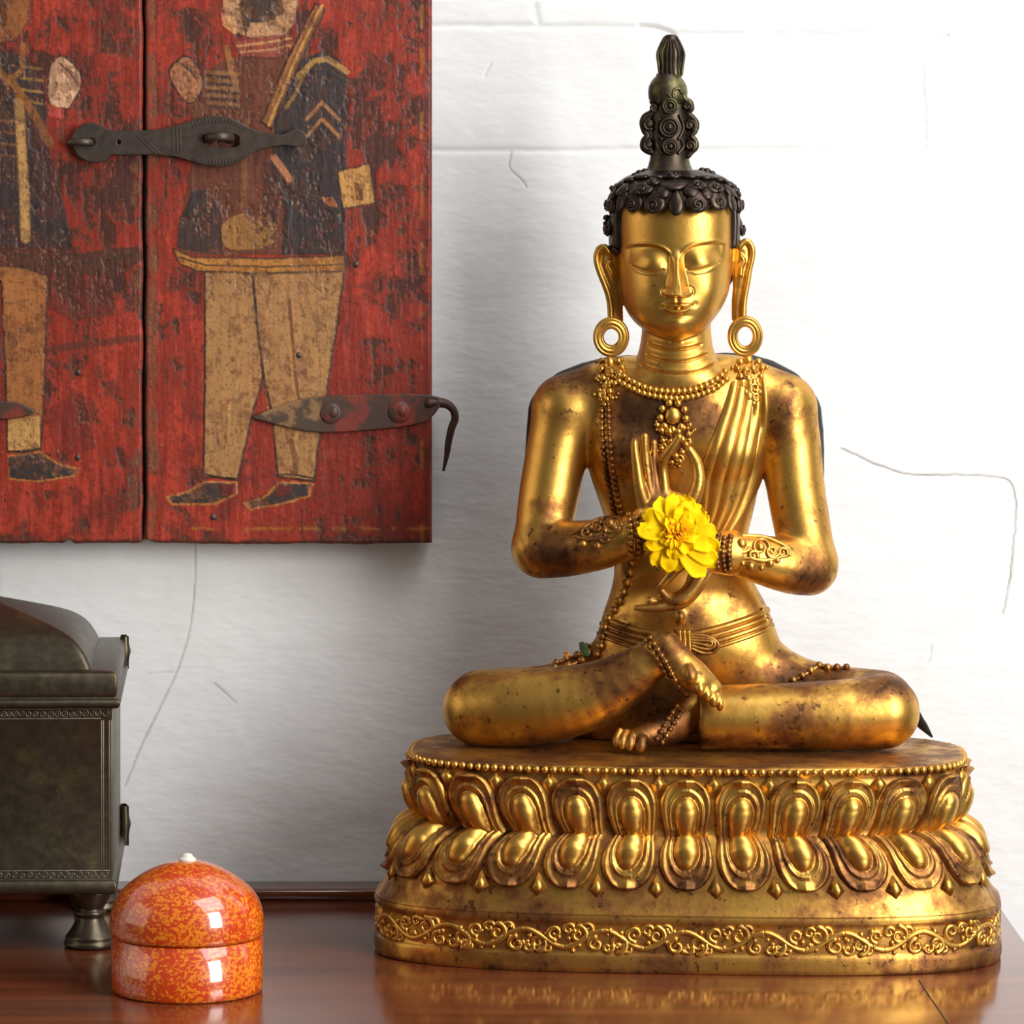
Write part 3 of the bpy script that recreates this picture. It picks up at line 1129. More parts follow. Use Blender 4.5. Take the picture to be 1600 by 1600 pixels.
for x0_, x1_ in ((270, 271), (276, 277), (282, 282)):
    mb.tube([PB(x0_, 203, YB - 16.4), PB(x1_, 222, YB - 16.4), PB(x0_, 239, YB - 16.4)], 1.1, 6)
for d in (0, 7):
    mb.tube([PB(215 + d, 213, YB - 16.4), PB(243 + d, 239, YB - 16.4)], 1.0, 6)
for i in range(34):
    x = 300 + i * 2.6
    y_up = np.interp(x, [p[0] for p in up], [p[1] for p in up]) + 3
    y_dn = np.interp(x, [p[0] for p in dn][::-1], [p[1] for p in dn][::-1]) - 3
    if i % 2 == 0:
        mb.tube([PB(x, y_up - 2, YB - 16.2), PB(x + 2, y_up + 6, YB - 16.2)], 0.9, 5)
        mb.tube([PB(x, y_dn + 2, YB - 16.2), PB(x + 2, y_dn - 6, YB - 16.2)], 0.9, 5)
build('engraved_line', mb, M_iron, parent=hasp, root=sh)
# staple through the slot and ring through the round eye
def ring(name, c, rx, ry, r, parent, tilt=0.0):
    a = np.linspace(0, 2 * math.pi, 40, endpoint=False)
    p = np.stack([c[0] + rx * np.cos(a), c[1] + ry * np.sin(a), c[2] + 6 * np.sin(a) * tilt], -1)
    return build(name, MB().tube(p, r, 10, closed=True, flat=1.6), M_iron, parent=parent, root=sh)


ring('staple', PB(343, 216, YB - 16), 21, 26, 4.6, sh, -0.6)
ring('hasp_link', PB(125, 223, YB - 14), 20, 14, 3.8, sh, -0.3)


def strap(outl_, y):
    st = plate('strap_hinge', outl_, [], y, 8, M_piron, sh, 2.2)
    return st


ol = [(398, 652), (416, 644), (436, 636), (458, 629), (481, 623), (510, 620.5), (540, 618.5), (590, 617.5), (640, 617), (672, 619), (684, 622), (686, 634), (679, 644), (668, 656), (650, 661), (620, 666), (580, 670), (540, 673), (506, 674), (480, 672), (456, 667), (430, 661), (412, 656)]
st = strap(ol, YB - 5)
hk = spline([(668, 630), (684, 629), (699, 632), (709, 642), (711, 655), (706, 668), (701, 690), (698, 712), (693, 735)], 40)
rr = np.interp(np.linspace(0, 1, 40), [0, .12, .3, .5, .75, 1], [10, 8.5, 6.5, 6.5, 5.5, 2.2])
yy = np.interp(np.linspace(0, 1, 40), [0, .2, 1], [YB - 4, YB + 2, YB + 10])
build('hinge_hook', MB().tube([PB(a[0], a[1], y_) for a, y_ in zip(hk, yy)], rr, 12), M_hook, parent=st, root=sh)
for cx, cy, r in ((517, 646, 19), (624, 644, 20)):
    mb = MB()
    mb.sphere(PB(cx, cy, YB - 8), r, 11, 8, (1, 0.30, .95))
    mb.sphere(PB(cx + 4, cy - 2, YB - 11), r * .5, 8, 6, (1, 0.55, 1.1))
    build('rivet', mb, M_piron, parent=st, root=sh)
st = strap([(-330, 620), (-100, 624), (0, 628), (30, 631), (46, 639), (52, 643), (42, 648), (20, 652), (-100, 658), (-330, 664)], YB - 5)
# a few nail heads
for cx, cy in ((556, 413), (122, 582), (467, 555), (333, 808), (121, 715)):
    build('nail_head', MB().sphere(PB(cx, cy, YB + 0.5), 5.5, 10, 6, (1, .5, 1)), M_iron, root=sh)

# ================================================================== metal chest
M_chest = bronze('aged_brass', (0.085, 0.068, 0.045), 0.30, 0.36, 0.85)
nt = M_chest.node_tree
g = NT(nt)
b = nt.nodes['Principled BSDF']
n1 = g.noise(70, 5, 0.6)
old = b.inputs['Base Color'].links[0].from_socket
nt.links.new(g.mix(g.math('MULTIPLY', g.step(n1, 0.66, 0.74), .8), old, (0.30, 0.10, 0.03)), b.inputs['Base Color'])

M_pale = bronze('pale_brass', (0.24, 0.21, 0.165), 0.0, 0.42, 0.85)  # paler lines and circles; light caught on the lines put into the colour
YF = -28.0
kf = (D + YF) / D
ang = math.radians(1.6)
XR = P(179.5, 1397, YF)[0]                 # right front corner of the body
CW, CD = 640.0, 452.0                      # width and depth
ch = thing('metal_chest', 'dark patinated metal chest with domed lid on turned feet, cut by left edge', 'chest', (XR - CW / 2, YF + CD / 2, 0))
cc = np.array([XR, YF, 0])


def cb(V):
    """chest coordinates (x left from the right front corner, y back, z up) to the room"""
    V = np.asarray(V, float)
    x, y = V[..., 0], V[..., 1]
    return np.stack([cc[0] + x * math.cos(ang) - y * math.sin(ang), cc[1] + x * math.sin(ang) + y * math.cos(ang), V[..., 2]], -1)


def zf_(py, y=YF):
    return (Y0 - py) * (D + y) / D + CZ


def frame_loft(mb, prof, x0, x1, y0, y1, cap=True):
    """rectangular mouldings: profile of (outset, z)"""
    rows = []
    for o_, z in prof:
        X0, X1, Y0_, Y1 = x0 - o_, x1 + o_, y0 - o_, y1 + o_
        c_ = []
        r = 3.0
        for cx, cy, a0 in ((X1 - r, Y1 - r, 0), (X0 + r, Y1 - r, 90), (X0 + r, Y0_ + r, 180), (X1 - r, Y0_ + r, 270)):
            for j in range(4):
                a = math.radians(a0 + 30 * j)
                c_.append((cx + r * math.cos(a), cy + r * math.sin(a), z))
        rows.append(c_)
    R = cb(np.array(rows))
    n0 = mb.n
    mb.grid(R, closed_v=True, flip=True)
    m_ = R.shape[1]
    if cap:
        mb.f.append(np.array([list(range(n0, n0 + m_))[::-1]]))
        mb.f.append(np.array([list(range(mb.n - m_, mb.n))]))
    return mb


zb, zt = zf_(1397), zf_(1104)
mb = MB()
frame_loft(mb, [(0, zb), (2, zb + 1), (3, zb + 5), (3, zb + 15), (1, zb + 19), (-1, zb + 21), (-4, zb + 22), (-4.5, zb + 24), (-4.5, zt - 3), (-3, zt)], -CW, 0, 0, CD)
body = build('chest_body', mb, M_chest, root=ch, smooth=False)
mb = MB()
for dx in (-21, -18, -9, -6):
    mb.tube(cb([(dx, 4.2, zb + 24), (dx, 4.2, zt - 22)]), 0.9, 6)
mb.tube(cb([(-CW + 5, 4.2, zt - 19), (-22, 4.2, zt - 19)]), 0.9, 6)
mb.tube(cb([(-CW + 5, 4.2, zt - 4), (-8, 4.2, zt - 4)]), 0.9, 6)
mb.tube(cb([(-CW + 5, 4.2, zb + 36), (-8, 4.2, zb + 36)]), 0.9, 6)
for yy_ in (18, 26):
    mb.tube(cb([(-4.3, yy_, zb + 24), (-4.3, yy_, zt - 6)]), 0.9, 6)
build('incised_line', mb, M_pale, parent=body, root=ch)
for zc, st_ in ((zt - 11.5, 10.3), (zb + 29.5, 10.8)):
    mb = MB()
    x = -14.0
    r3 = random.Random(int(zc))
    while x > -300:
        a = np.linspace(0, 2 * math.pi, 14, endpoint=False)
        dz = r3.uniform(-1, 1)
        rr_ = r3.uniform(3.8, 4.6)
        mb.tube(cb(np.stack([x + rr_ * np.cos(a), a * 0 + 4.2, zc + dz + rr_ * np.sin(a)], -1)), 0.8, 5, closed=True)
        mb.sphere(cb((x, 4.3, zc + dz)), 1.3, 6, 4)
        x -= st_ * r3.uniform(.85, 1.15)
    build('stamped_circle_border', mb, M_pale, parent=body, root=ch)
zl = zt
mb = MB()
zc0, zc1 = zf_(1105), zf_(1050)
pf = [(0, zc0 - 2), (5, zc0 - 1), (8, zc0 + 3), (9, zc0 + 7), (8, zc0 + 11), (4, zc0 + 13), (1, zc0 + 15), (2, zc0 + 17), (3, zc0 + 20), (4, zc0 + 25), (4, zc0 + 33), (3.5, zc1 - 9), (2, zc1 - 4), (-1, zc1 - 1), (-5, zc1), (-60, zc1)]
frame_loft(mb, pf, -CW, 0, 0, CD)
lid = build('lid', mb, M_chest, root=ch, smooth=False)
# domed hip roof of the lid
x0, x1, y0, y1 = -CW + 52, -38, 30, CD - 26
gx = np.linspace(x0, x1, 150); gy = np.linspace(y0, y1, 110)
GX, GY = np.meshgrid(gx, gy, indexing='ij')
ex_ = np.minimum(GX - x0, x1 - GX); ey_ = np.minimum(GY - y0, y1 - GY)
e = -np.log(np.exp(-ex_ / 3.0) + np.exp(-ey_ / 3.0)) * 3.0
e = np.clip(e, 0, None)
H = 42 * (1 - np.exp(-e / 18.0)) + 0.30 * e
H = np.where(e <= 0.01, 0, H)
V = cb(np.stack([GX, GY, zc1 + H], -1))
dome = build('domed_top', MB().grid(V), M_chest, parent=lid, root=ch)
# back hinge leaves, feet
for z0_, z1_ in ((zc0 + 5, zc0 + 58), (zb + 5, zb + 70)):
    mb = MB()
    hw_ = (z1_ - z0_) / 2
    pr_ = np.array([(CD - 2 - 10 * math.cos(t_) * 0.4, (z0_ + z1_) / 2 + hw_ * math.sin(t_)) for t_ in np.linspace(-math.pi / 2, math.pi / 2, 13)])
    ins_ = cb(np.array([[(-4, CD - 26, z_) for y_, z_ in pr_], [(10, CD - 26, z_) for y_, z_ in pr_], [(13 - 8 * abs(z_ - (z0_ + z1_) / 2) / hw_, CD - 8, z_) for y_, z_ in pr_], [(13 - 8 * abs(z_ - (z0_ + z1_) / 2) / hw_, CD + 2, z_) for y_, z_ in pr_], [(-4, CD + 2, z_) for y_, z_ in pr_]]))
    mb.grid(ins_, closed_u=True)
    build('hinge_plate', mb, M_chest, parent=body, root=ch, smooth=False)
fp = [(36, 1397), (35, 1401), (33, 1406), (29, 1414), (25, 1420), (22, 1424), (21, 1427), (24, 1429), (25.5, 1432.5), (24, 1436), (21, 1438), (21.5, 1441), (24, 1446), (27, 1452), (31, 1459), (35, 1465), (38, 1468), (39, 1471), (37.5, 1473), (40, 1476), (41.5, 1479), (41, 1483), (38, 1486)]
fz = zf_(1397)
prof = [(0, fz + .5)] + [(r, max(.4, fz * (1486 - py) / (1486 - 1397))) for r, py in fp] + [(0, .4)]
for fx, fy in ((-40, 42), (-CW + 40, 42), (-40, CD - 75), (-CW + 40, CD - 75)):
    build('foot', MB().lathe(prof[::-1], cb((fx, fy, 0)), 36), M_chest, root=ch)

# ================================================================== lacquer box
m, nt, b = mat_new('mottled_orange_lacquer')
g = NT(nt)
v = g.mapped((1, 1, 1.25))
n1 = g.noise(420, 3.2, 0.55, v, 0.5)
n2 = g.noise(38, 3, 0.5)
n3 = g.noise(1.0, 3, 0.5, g.mapped((60, 60, 900)))
f = g.math('ADD', n1, g.math('MULTIPLY', g.math('SUBTRACT', n2, 0.5), 0.25))
f = g.math('ADD', f, g.math('MULTIPLY', g.math('SUBTRACT', n3, 0.5), 0.10))
c = g.mix(g.step(f, 0.495, 0.555), (0.58, 0.045, 0.003), (0.80, 0.22, 0.008))
nt.links.new(c, b.inputs['Base Color'])
b.inputs['Roughness'].default_value = 0.3
b.inputs['Coat Weight'].default_value = 1.0
b.inputs['Coat Roughness'].default_value = 0.05
b.inputs['Coat IOR'].default_value = 1.6
M_lac = m
m, nt, b = mat_new('ivory')
b.inputs['Base Color'].default_value = (0.78, 0.73, 0.62, 1)
b.inputs['Roughness'].default_value = 0.35
M_ivory = m
yb_ = -337.0
kb_ = (D + yb_) / D
bc = P(292.5, 1547, yb_); bc[2] = 0
bx = thing('lacquer_box', 'round mottled orange box with domed lid and white knob standing before chest', 'box', bc)
s_ = kb_
R0 = 118.6 * s_
prof = [(0, 0.2), (R0 - 6, 0.2), (R0 - 2.5, 1.5), (R0 - .6, 5), (R0, 12), (R0, 82), (R0 - 4, 83.2), (0, 83.2)]
build('box_base', MB().lathe(prof, bc, 128), M_lac, root=bx)
sil = [(121, 1450), (120.4, 1436), (119, 1425), (114.5, 1410), (108, 1398), (99, 1387), (88, 1377.5), (74, 1367.5), (58, 1358.5), (42, 1351.5), (27, 1346.8), (13, 1344.2), (0, 1343.5)]
R1 = 121 * s_
prof = [(0, 84.2), (R1 - 6, 84.2), (R1 - 1.5, 85.0), (R1, 88)]
prof += [tuple(q) for q in spline([(r * s_, CZ - (py - Y0) * s_) for r, py in sil], 40)]
prof[-1] = (0, prof[-1][1])
lidb = build('box_lid', MB().lathe(prof, bc, 128), M_lac, root=bx)
zt_ = CZ - (1345.5 - Y0) * s_
kp = [(0, zt_ - 1), (12, zt_ - 1), (13.2, zt_ + 1), (13, zt_ + 4), (10.5, zt_ + 6), (8.5, zt_ + 7), (8, zt_ + 9.5), (5, zt_ + 11.5), (0, zt_ + 12)]
build('knob', MB().lathe(kp, bc, 32), M_ivory, parent=lidb, root=bx)
# ================================================================== the statue
st = thing('gilt_statue', 'gilt bronze cross-legged deity statue on a double lotus base beside the red shutter', 'statue', (XS, 0, 0))
M_gold = gold('gilding', -0.02, 1.0, use_attr=True)
M_goldc = gold('bright_gilding', -0.05, 1.0, seed=.3)
M_goldb = gold('brown_gilding', 0.068, 0.95, seed=.7)
M_hair = bronze('dark_bronze_hair', (0.050, 0.034, 0.026), 0.18, 0.36)
M_fin = bronze('green_bronze', (0.055, 0.040, 0.028), 0.55, 0.42)
M_black = bronze('blackened_bronze', (0.030, 0.022, 0.016), 0.12, 0.5)
yaw = math.atan(TY)
cy_, sy_ = math.cos(yaw), math.sin(yaw)


def L2R(V):
    """statue-local (x, y, z) about its axis -> room units"""
    V = np.asarray(V, float)
    x, y = V[..., 0], V[..., 1]
    return np.stack([XS + x * cy_ + y * sy_, -x * sy_ + y * cy_, V[..., 2]], -1)


# ---------------------------------------------------------------- lotus base
NE = 3.1


def b_of(a):
    a = np.asarray(a, float)
    return np.where(a < 380, a * (200 + 0.33 * (380 - 430)) / 380, 200 + 0.33 * (a - 430))


_th = np.linspace(-math.pi, math.pi, 40001)
_x = 450 * np.sign(np.sin(_th)) * np.abs(np.sin(_th)) ** (2 / NE)
_y = -b_of(450) * np.sign(np.cos(_th)) * np.abs(np.cos(_th)) ** (2 / NE)
_s = np.concatenate([[0], np.cumsum(np.hypot(np.diff(_x), np.diff(_y)))])
PERI = _s[-1]
_s = _s - PERI / 2            # 0 at the front middle, positive to the right


def ringpt(s, a):
    """arc position s, size a -> local x, y and outward plan normal"""
    s = (np.asarray(s) + PERI / 2) % PERI - PERI / 2
    th = np.interp(s, _s, _th)
    sn, cs = np.sin(th), np.cos(th)
    a = np.asarray(a); b = b_of(a)
    x = a * np.sign(sn) * np.abs(sn) ** (2 / NE)
    y = -b * np.sign(cs) * np.abs(cs) ** (2 / NE)
    nx = np.sign(sn) * (np.abs(x / a) ** (NE - 1)) / a
    ny = np.sign(y) * (np.abs(y / b) ** (NE - 1)) / b
    l = np.hypot(nx, ny) + 1e-12
    return x, y, nx / l, ny / l


def ring_rows(prof, n=420):
    s = np.linspace(-PERI / 2, PERI / 2, n, endpoint=False)
    R = []
    for a, z in prof:
        x, y, _, _ = ringpt(s, np.full(n, float(a)))
        R.append(np.stack([x, y, np.full(n, float(z))], -1))
    return np.array(R)


up_prof = np.array([(399, 207), (410, 219), (422, 236), (430, 256), (433, 276), (431, 296)], float)
lo_prof = np.array([(399, 206), (424, 196), (444, 182), (457, 164), (464, 144), (466, 124)], float)
prof = [(.05, 311), (380, 311), (424, 311), (428, 310), (429, 307), (426, 301), (421, 298), (421, 293), (422, 288)]
prof += [(a - 5, z) for a, z in up_prof[::-1][1:]]
prof += [(396, 206.5)]
prof += [(a - 5, z) for a, z in lo_prof[1:]]
prof += [(468, 112), (474, 102), (480, 94), (485, 89.5), (486, 88), (485, 87), (485.5, 86), (487, 83), (487, 78), (485, 75.5), (482, 74), (481.5, 70), (481.5, 33), (482, 30), (485, 28.5), (487, 26), (488, 20), (487.5, 8), (486, 2), (483, 0.3), (.05, 0.3)]
mb = MB()
mb.grid(L2R(ring_rows(prof)), closed_v=True, flip=True)
base = build('lotus_base', mb, M_goldb, root=st)

s_ = np.linspace(0, PERI, 164, endpoint=False)
mb = MB()
x, y, nx, ny = ringpt(s_, np.full(len(s_), 430.0))
for i in range(len(s_)):
    mb.sphere(L2R(np.array([x[i], y[i], 304.6])), 5.8 + 0.4 * math.sin(i * 1.7), 10, 7)
build('bead_rim', mb, M_goldc, parent=base, root=st)

NP = round(PERI / 86.8)
PITCH = PERI / NP
LP = {}
for nm, pr in (('u', up_prof), ('l', lo_prof)):
    d = np.concatenate([[0], np.cumsum(np.hypot(*np.diff(pr, axis=0).T))])
    LP[nm] = (d, pr)


def petal(s0, row, seed):
    d, pr = LP[row]
    Lv = d[-1] - 1
    nu, nv = 47, 51
    p = np.linspace(-1, 1, nu)[:, None]; q = np.linspace(0, 1, nv)[None, :] ** 0.9
    hw = PITCH * 0.488
    qt = 0.55

    def wid(q, w0, top, q0):
        base_w = w0 * (0.88 + 0.12 * smooth01(0, q0, q))
        t = np.clip((q - q0) / (top - q0), 0, 1)
        return base_w * np.sqrt(np.clip(1 - t ** 2.3, 0, 1))
    W = np.maximum(wid(q, hw, 1.0, qt), 1.0)
    X = p * W
    Qv = q + 0 * p
    e = np.minimum((W - np.abs(X)), (1.0 - Qv) * Lv * 1.4)
    h = 6.0 * smooth01(0, 7, e) - 1.8 * smooth01(5, 15, e)
    W2 = wid(q, hw * .66, .83, .46)
    e2 = np.minimum(W2 - np.abs(X), (.83 - Qv) * Lv)
    h += 3.4 * smooth01(-1.2, 1.6, e2) - 1.2 * smooth01(2.5, 4.5, e2)
    W4 = wid(q, hw * .56, .745, .43)
    e4 = np.minimum(W4 - np.abs(X), (.745 - Qv) * Lv)
    h -= 2.6 * smooth01(-1.0, 2.0, e4)
    # the swelling drop in the middle
    qc = .45
    wd = hw * .46 * np.where(Qv > qc, 1.0, 0.74 + 0.26 * smooth01(0.0, qc, Qv))
    tq = np.where(Qv > qc, (Qv - qc) / .27, 0.30 * (qc - Qv) / qc)
    r2 = (X / wd) ** 2 + tq ** 2
    h += 15.0 * np.clip(1 - r2, 0, 1) ** .5 * (0.55 + .45 * smooth01(0, .35, Qv))
    # crease and small turned tip
    tip = smooth01(.82, .95, Qv) * np.clip(1 - np.abs(X) / 13.0, 0, 1)
    h += 5.0 * tip
    h += 5 * smooth01(.8, 1.0, Qv) * (row == 'u') + 3 * smooth01(.85, 1.0, Qv) * (row == 'l')
    h += np.where(e < .4, -5.0, 0)
    rr = np.random.default_rng(seed)
    h += (rr.random() - .5) * .8
    a = np.interp(Qv * Lv, d, pr[:, 0]); z = np.interp(Qv * Lv, d, pr[:, 1])
    da = np.interp(Qv * Lv + 2, d, pr[:, 0]) - np.interp(Qv * Lv - 2, d, pr[:, 0])
    dz = np.interp(Qv * Lv + 2, d, pr[:, 1]) - np.interp(Qv * Lv - 2, d, pr[:, 1])
    ln = np.hypot(da, dz) + 1e-9
    no, nz = np.abs(dz) / ln, -da / ln * np.sign(dz)
    x, y, nx, ny = ringpt(s0 + X, a)
    V = np.stack([x + nx * no * h, y + ny * no * h, z + nz * h], -1)
    mb = MB()
    mb.grid(L2R(V), flip=(row == 'u'))
    pa = np.where(r2 < 1, -.42 + .2 * np.clip(1 - Qv * 2.2, 0, 1), .0 if row == 'u' else .09) + (0.0 if row == 'u' else .05)
    build('petal', mb, M_gpet, parent=base, root=st, attrs={'patina': pa.ravel()})


M_gpet = gold('petal_gilding', 0.02, 1.0, use_attr=True, seed=1.1)
for k in range(NP):
    s0 = 4 + (k - NP // 2) * PITCH
    petal(s0, 'u', k)
    petal(s0, 'l', 100 + k)
# small pointed leaf tips between the petals
for k in range(NP):
    s0 = 4 + (k - NP // 2 + .5) * PITCH
    for zt_, zm, zb_, am, at in ((299, 286, 262, 436, 433), (114, 127, 150, 470, 471)):
        pts = []
        for ds, z, a in ((0, zt_, at), (13, zm, am - 4), (0, zb_, am - 7), (-13, zm, am - 4), (0, zm, am + 4), (0, zm, am - 14)):
            x, y, nx, ny = ringpt(s0 + ds, float(a))
            pts.append((x, y, z))
        fl = np.array([(0, 1, 4), (1, 2, 4), (2, 3, 4), (3, 0, 4), (1, 0, 5), (2, 1, 5), (3, 2, 5), (0, 3, 5)])
        if zt_ < zm:
            fl = fl[:, ::-1]
        build('leaf_tip', MB().add(L2R(np.array(pts, float)), [fl]), M_goldc, parent=base, root=st, smooth=False)

# scrolling vine relief on the foot band
mb = MB()


def band(s, z, lift):
    x, y, nx, ny = ringpt(np.asarray(s), 481.5 + np.asarray(lift) * 1.0)
    return L2R(np.stack([x, y, np.asarray(z) + 0 * x], -1))


def spiral2(cx, cz, R, a0, turns, sgn, n=30):
    t = np.linspace(0, 1, n)
    r = R * (1 - .80 * t)
    a = a0 + sgn * turns * 2 * math.pi * t
    return np.stack([cx + r * np.cos(a), cz + r * np.sin(a)], -1)


def vine(p2, r0, r1, lift=1.2):
    n = len(p2)
    s = p2[:, 0]; z = p2[:, 1]
    mb.tube(band(s, z, lift), np.linspace(r0, r1, n), 6)


u = PERI / 40
ra = random.Random(11)
for k in range(40):
    s0 = k * u
    fl = 1 if k % 2 == 0 else -1
    zc = 51.5
    j = lambda q: ra.uniform(-q, q)
    t = np.linspace(0, 1, 26)
    vine(np.stack([s0 + t * u, zc + fl * 13 * np.cos(t * math.pi)], -1), 5.0, 5.0, 0.2)
    vine(spiral2(s0 + u * .36 + j(2), zc - fl * 7 + j(1.5), 13.5 + j(1), math.pi / 2 * fl + math.pi, 1.25, fl), 5.4, 2.6, 0.8)
    vine(spiral2(s0 + u * .80 + j(2), zc + fl * 9 + j(1.5), 11.5 + j(1), -math.pi / 2 * fl, 1.2, -fl), 5.2, 2.6, 0.8)
    vine(spiral2(s0 + u * .12 + j(2), zc - fl * 13 + j(1), 8.5, 0.5, 1.1, -fl, 20), 4.4, 2.4, 0.6)
    vine(spiral2(s0 + u * .60 + j(2), zc - fl * 14 + j(1), 8.5, 2.2, 1.1, fl, 20), 4.4, 2.4, 0.6)
    for q in range(9):
        a_, b__ = s0 + ra.uniform(0, u), zc + ra.uniform(-18, 18)
        mb.sphere(band(np.array([a_]), np.array([b__]), np.array([0.8]))[0], ra.uniform(3.0, 5.2), 7, 5)
build('scroll_band', mb, M_goldc, parent=base, root=st)

# ---------------------------------------------------------------- the figure: head
H = 1.15
lo = Q(915, 640, 60) - np.array([0, 110, 0]); hi = Q(1195, 240, 100) + np.array([0, 130, 0])
lo[1] = -45; hi[1] = 235
hd = Vox(lo, hi, H)
face_rows = [(276, 1010, 1098, 60, 165), (288, 990, 1120, 38, 182), (305, 970, 1138, 18, 196), (330, 961, 1147, 7, 204), (355, 960.5, 1146.5, 3, 206), (380, 962, 1146, 1, 206), (405, 964, 1144.5, 0, 204), (430, 966, 1142, -1, 198), (455, 969, 1138.5, -1, 190), (475, 973.5, 1130.5, -1, 182), (490, 981, 1121, 0, 172), (503, 990, 1111, 2, 160), (514, 1003, 1100, 6, 150), (522, 1018, 1088, 12, 140), (528, 1036, 1072, 22, 128), (531, 1048, 1062, 34, 116)]
hd.loft(face_rows, 2.25, 6, 5.0)
neck_rows = [(470, 1003, 1110, 50, 160), (520, 1003, 1111, 46, 162), (540, 1000, 1113, 43, 166), (556, 996, 1119, 40, 170), (568, 988, 1128, 37, 176), (580, 974, 1140, 35, 182), (592, 955, 1158, 34, 188), (606, 930, 1185, 36, 190), (630, 920, 1195, 38, 190)]
hd.loft(neck_rows, 2.1, 7, 5.0)
# ears
for sgn, pts in ((-1, [(951, 396), (946, 386), (937, 387), (932, 397), (932, 409), (937, 426), (944, 443), (950, 460), (953.5, 478), (954.5, 498)]),
                 (1, [(1156, 384), (1163, 377), (1171, 379), (1176, 390), (1175, 404), (1171, 422), (1168, 440), (1164.5, 458), (1162, 476), (1161.5, 494)])):
    P3 = spline([Q(a, b_, 84 + 6 * i / 9) for i, (a, b_) in enumerate(pts)], 24)
    hd.chain(P3, np.interp(np.arange(24), [0, 10, 23], [4.6, 4.6, 5.2]), 3)
    if sgn < 0:
        pl = [(948, 396, 13), (950, 412, 15), (954, 430, 14), (960, 452, 11), (963, 475, 10), (964, 500, 10)]
        cav = [(949, 402, 7), (950, 420, 6), (955, 440, 3.5)]
        inner = [(953, 408), (950, 416), (954, 424), (957, 436)]
    else:
        pl = [(1160, 390, 14), (1159, 408, 15), (1157, 430, 13), (1155, 450, 10), (1153, 472, 10), (1152, 496, 9)]
        cav = [(1161, 396, 7), (1161, 414, 6), (1159, 434, 3.5)]
        inner = [(1158, 400), (1162, 408), (1158, 418), (1157, 430)]
    hd.chain([Q(a, b_, 96) for a, b_, r in pl], [r for a, b_, r in pl], 4, sc=(1, 1.5, 1))
    hd.chain([Q(a, b_, 80) for a, b_, r in cav], [r for a, b_, r in cav], 3, mode='sub')
    hd.chain(spline([Q(a, b_, 86) for a, b_ in inner], 10), 2.8, 3)
HV, HQ = hd.mesh(2)
del hd


def local_y(V):
    return V[:, 1] + TY * (V[:, 0] - XS)


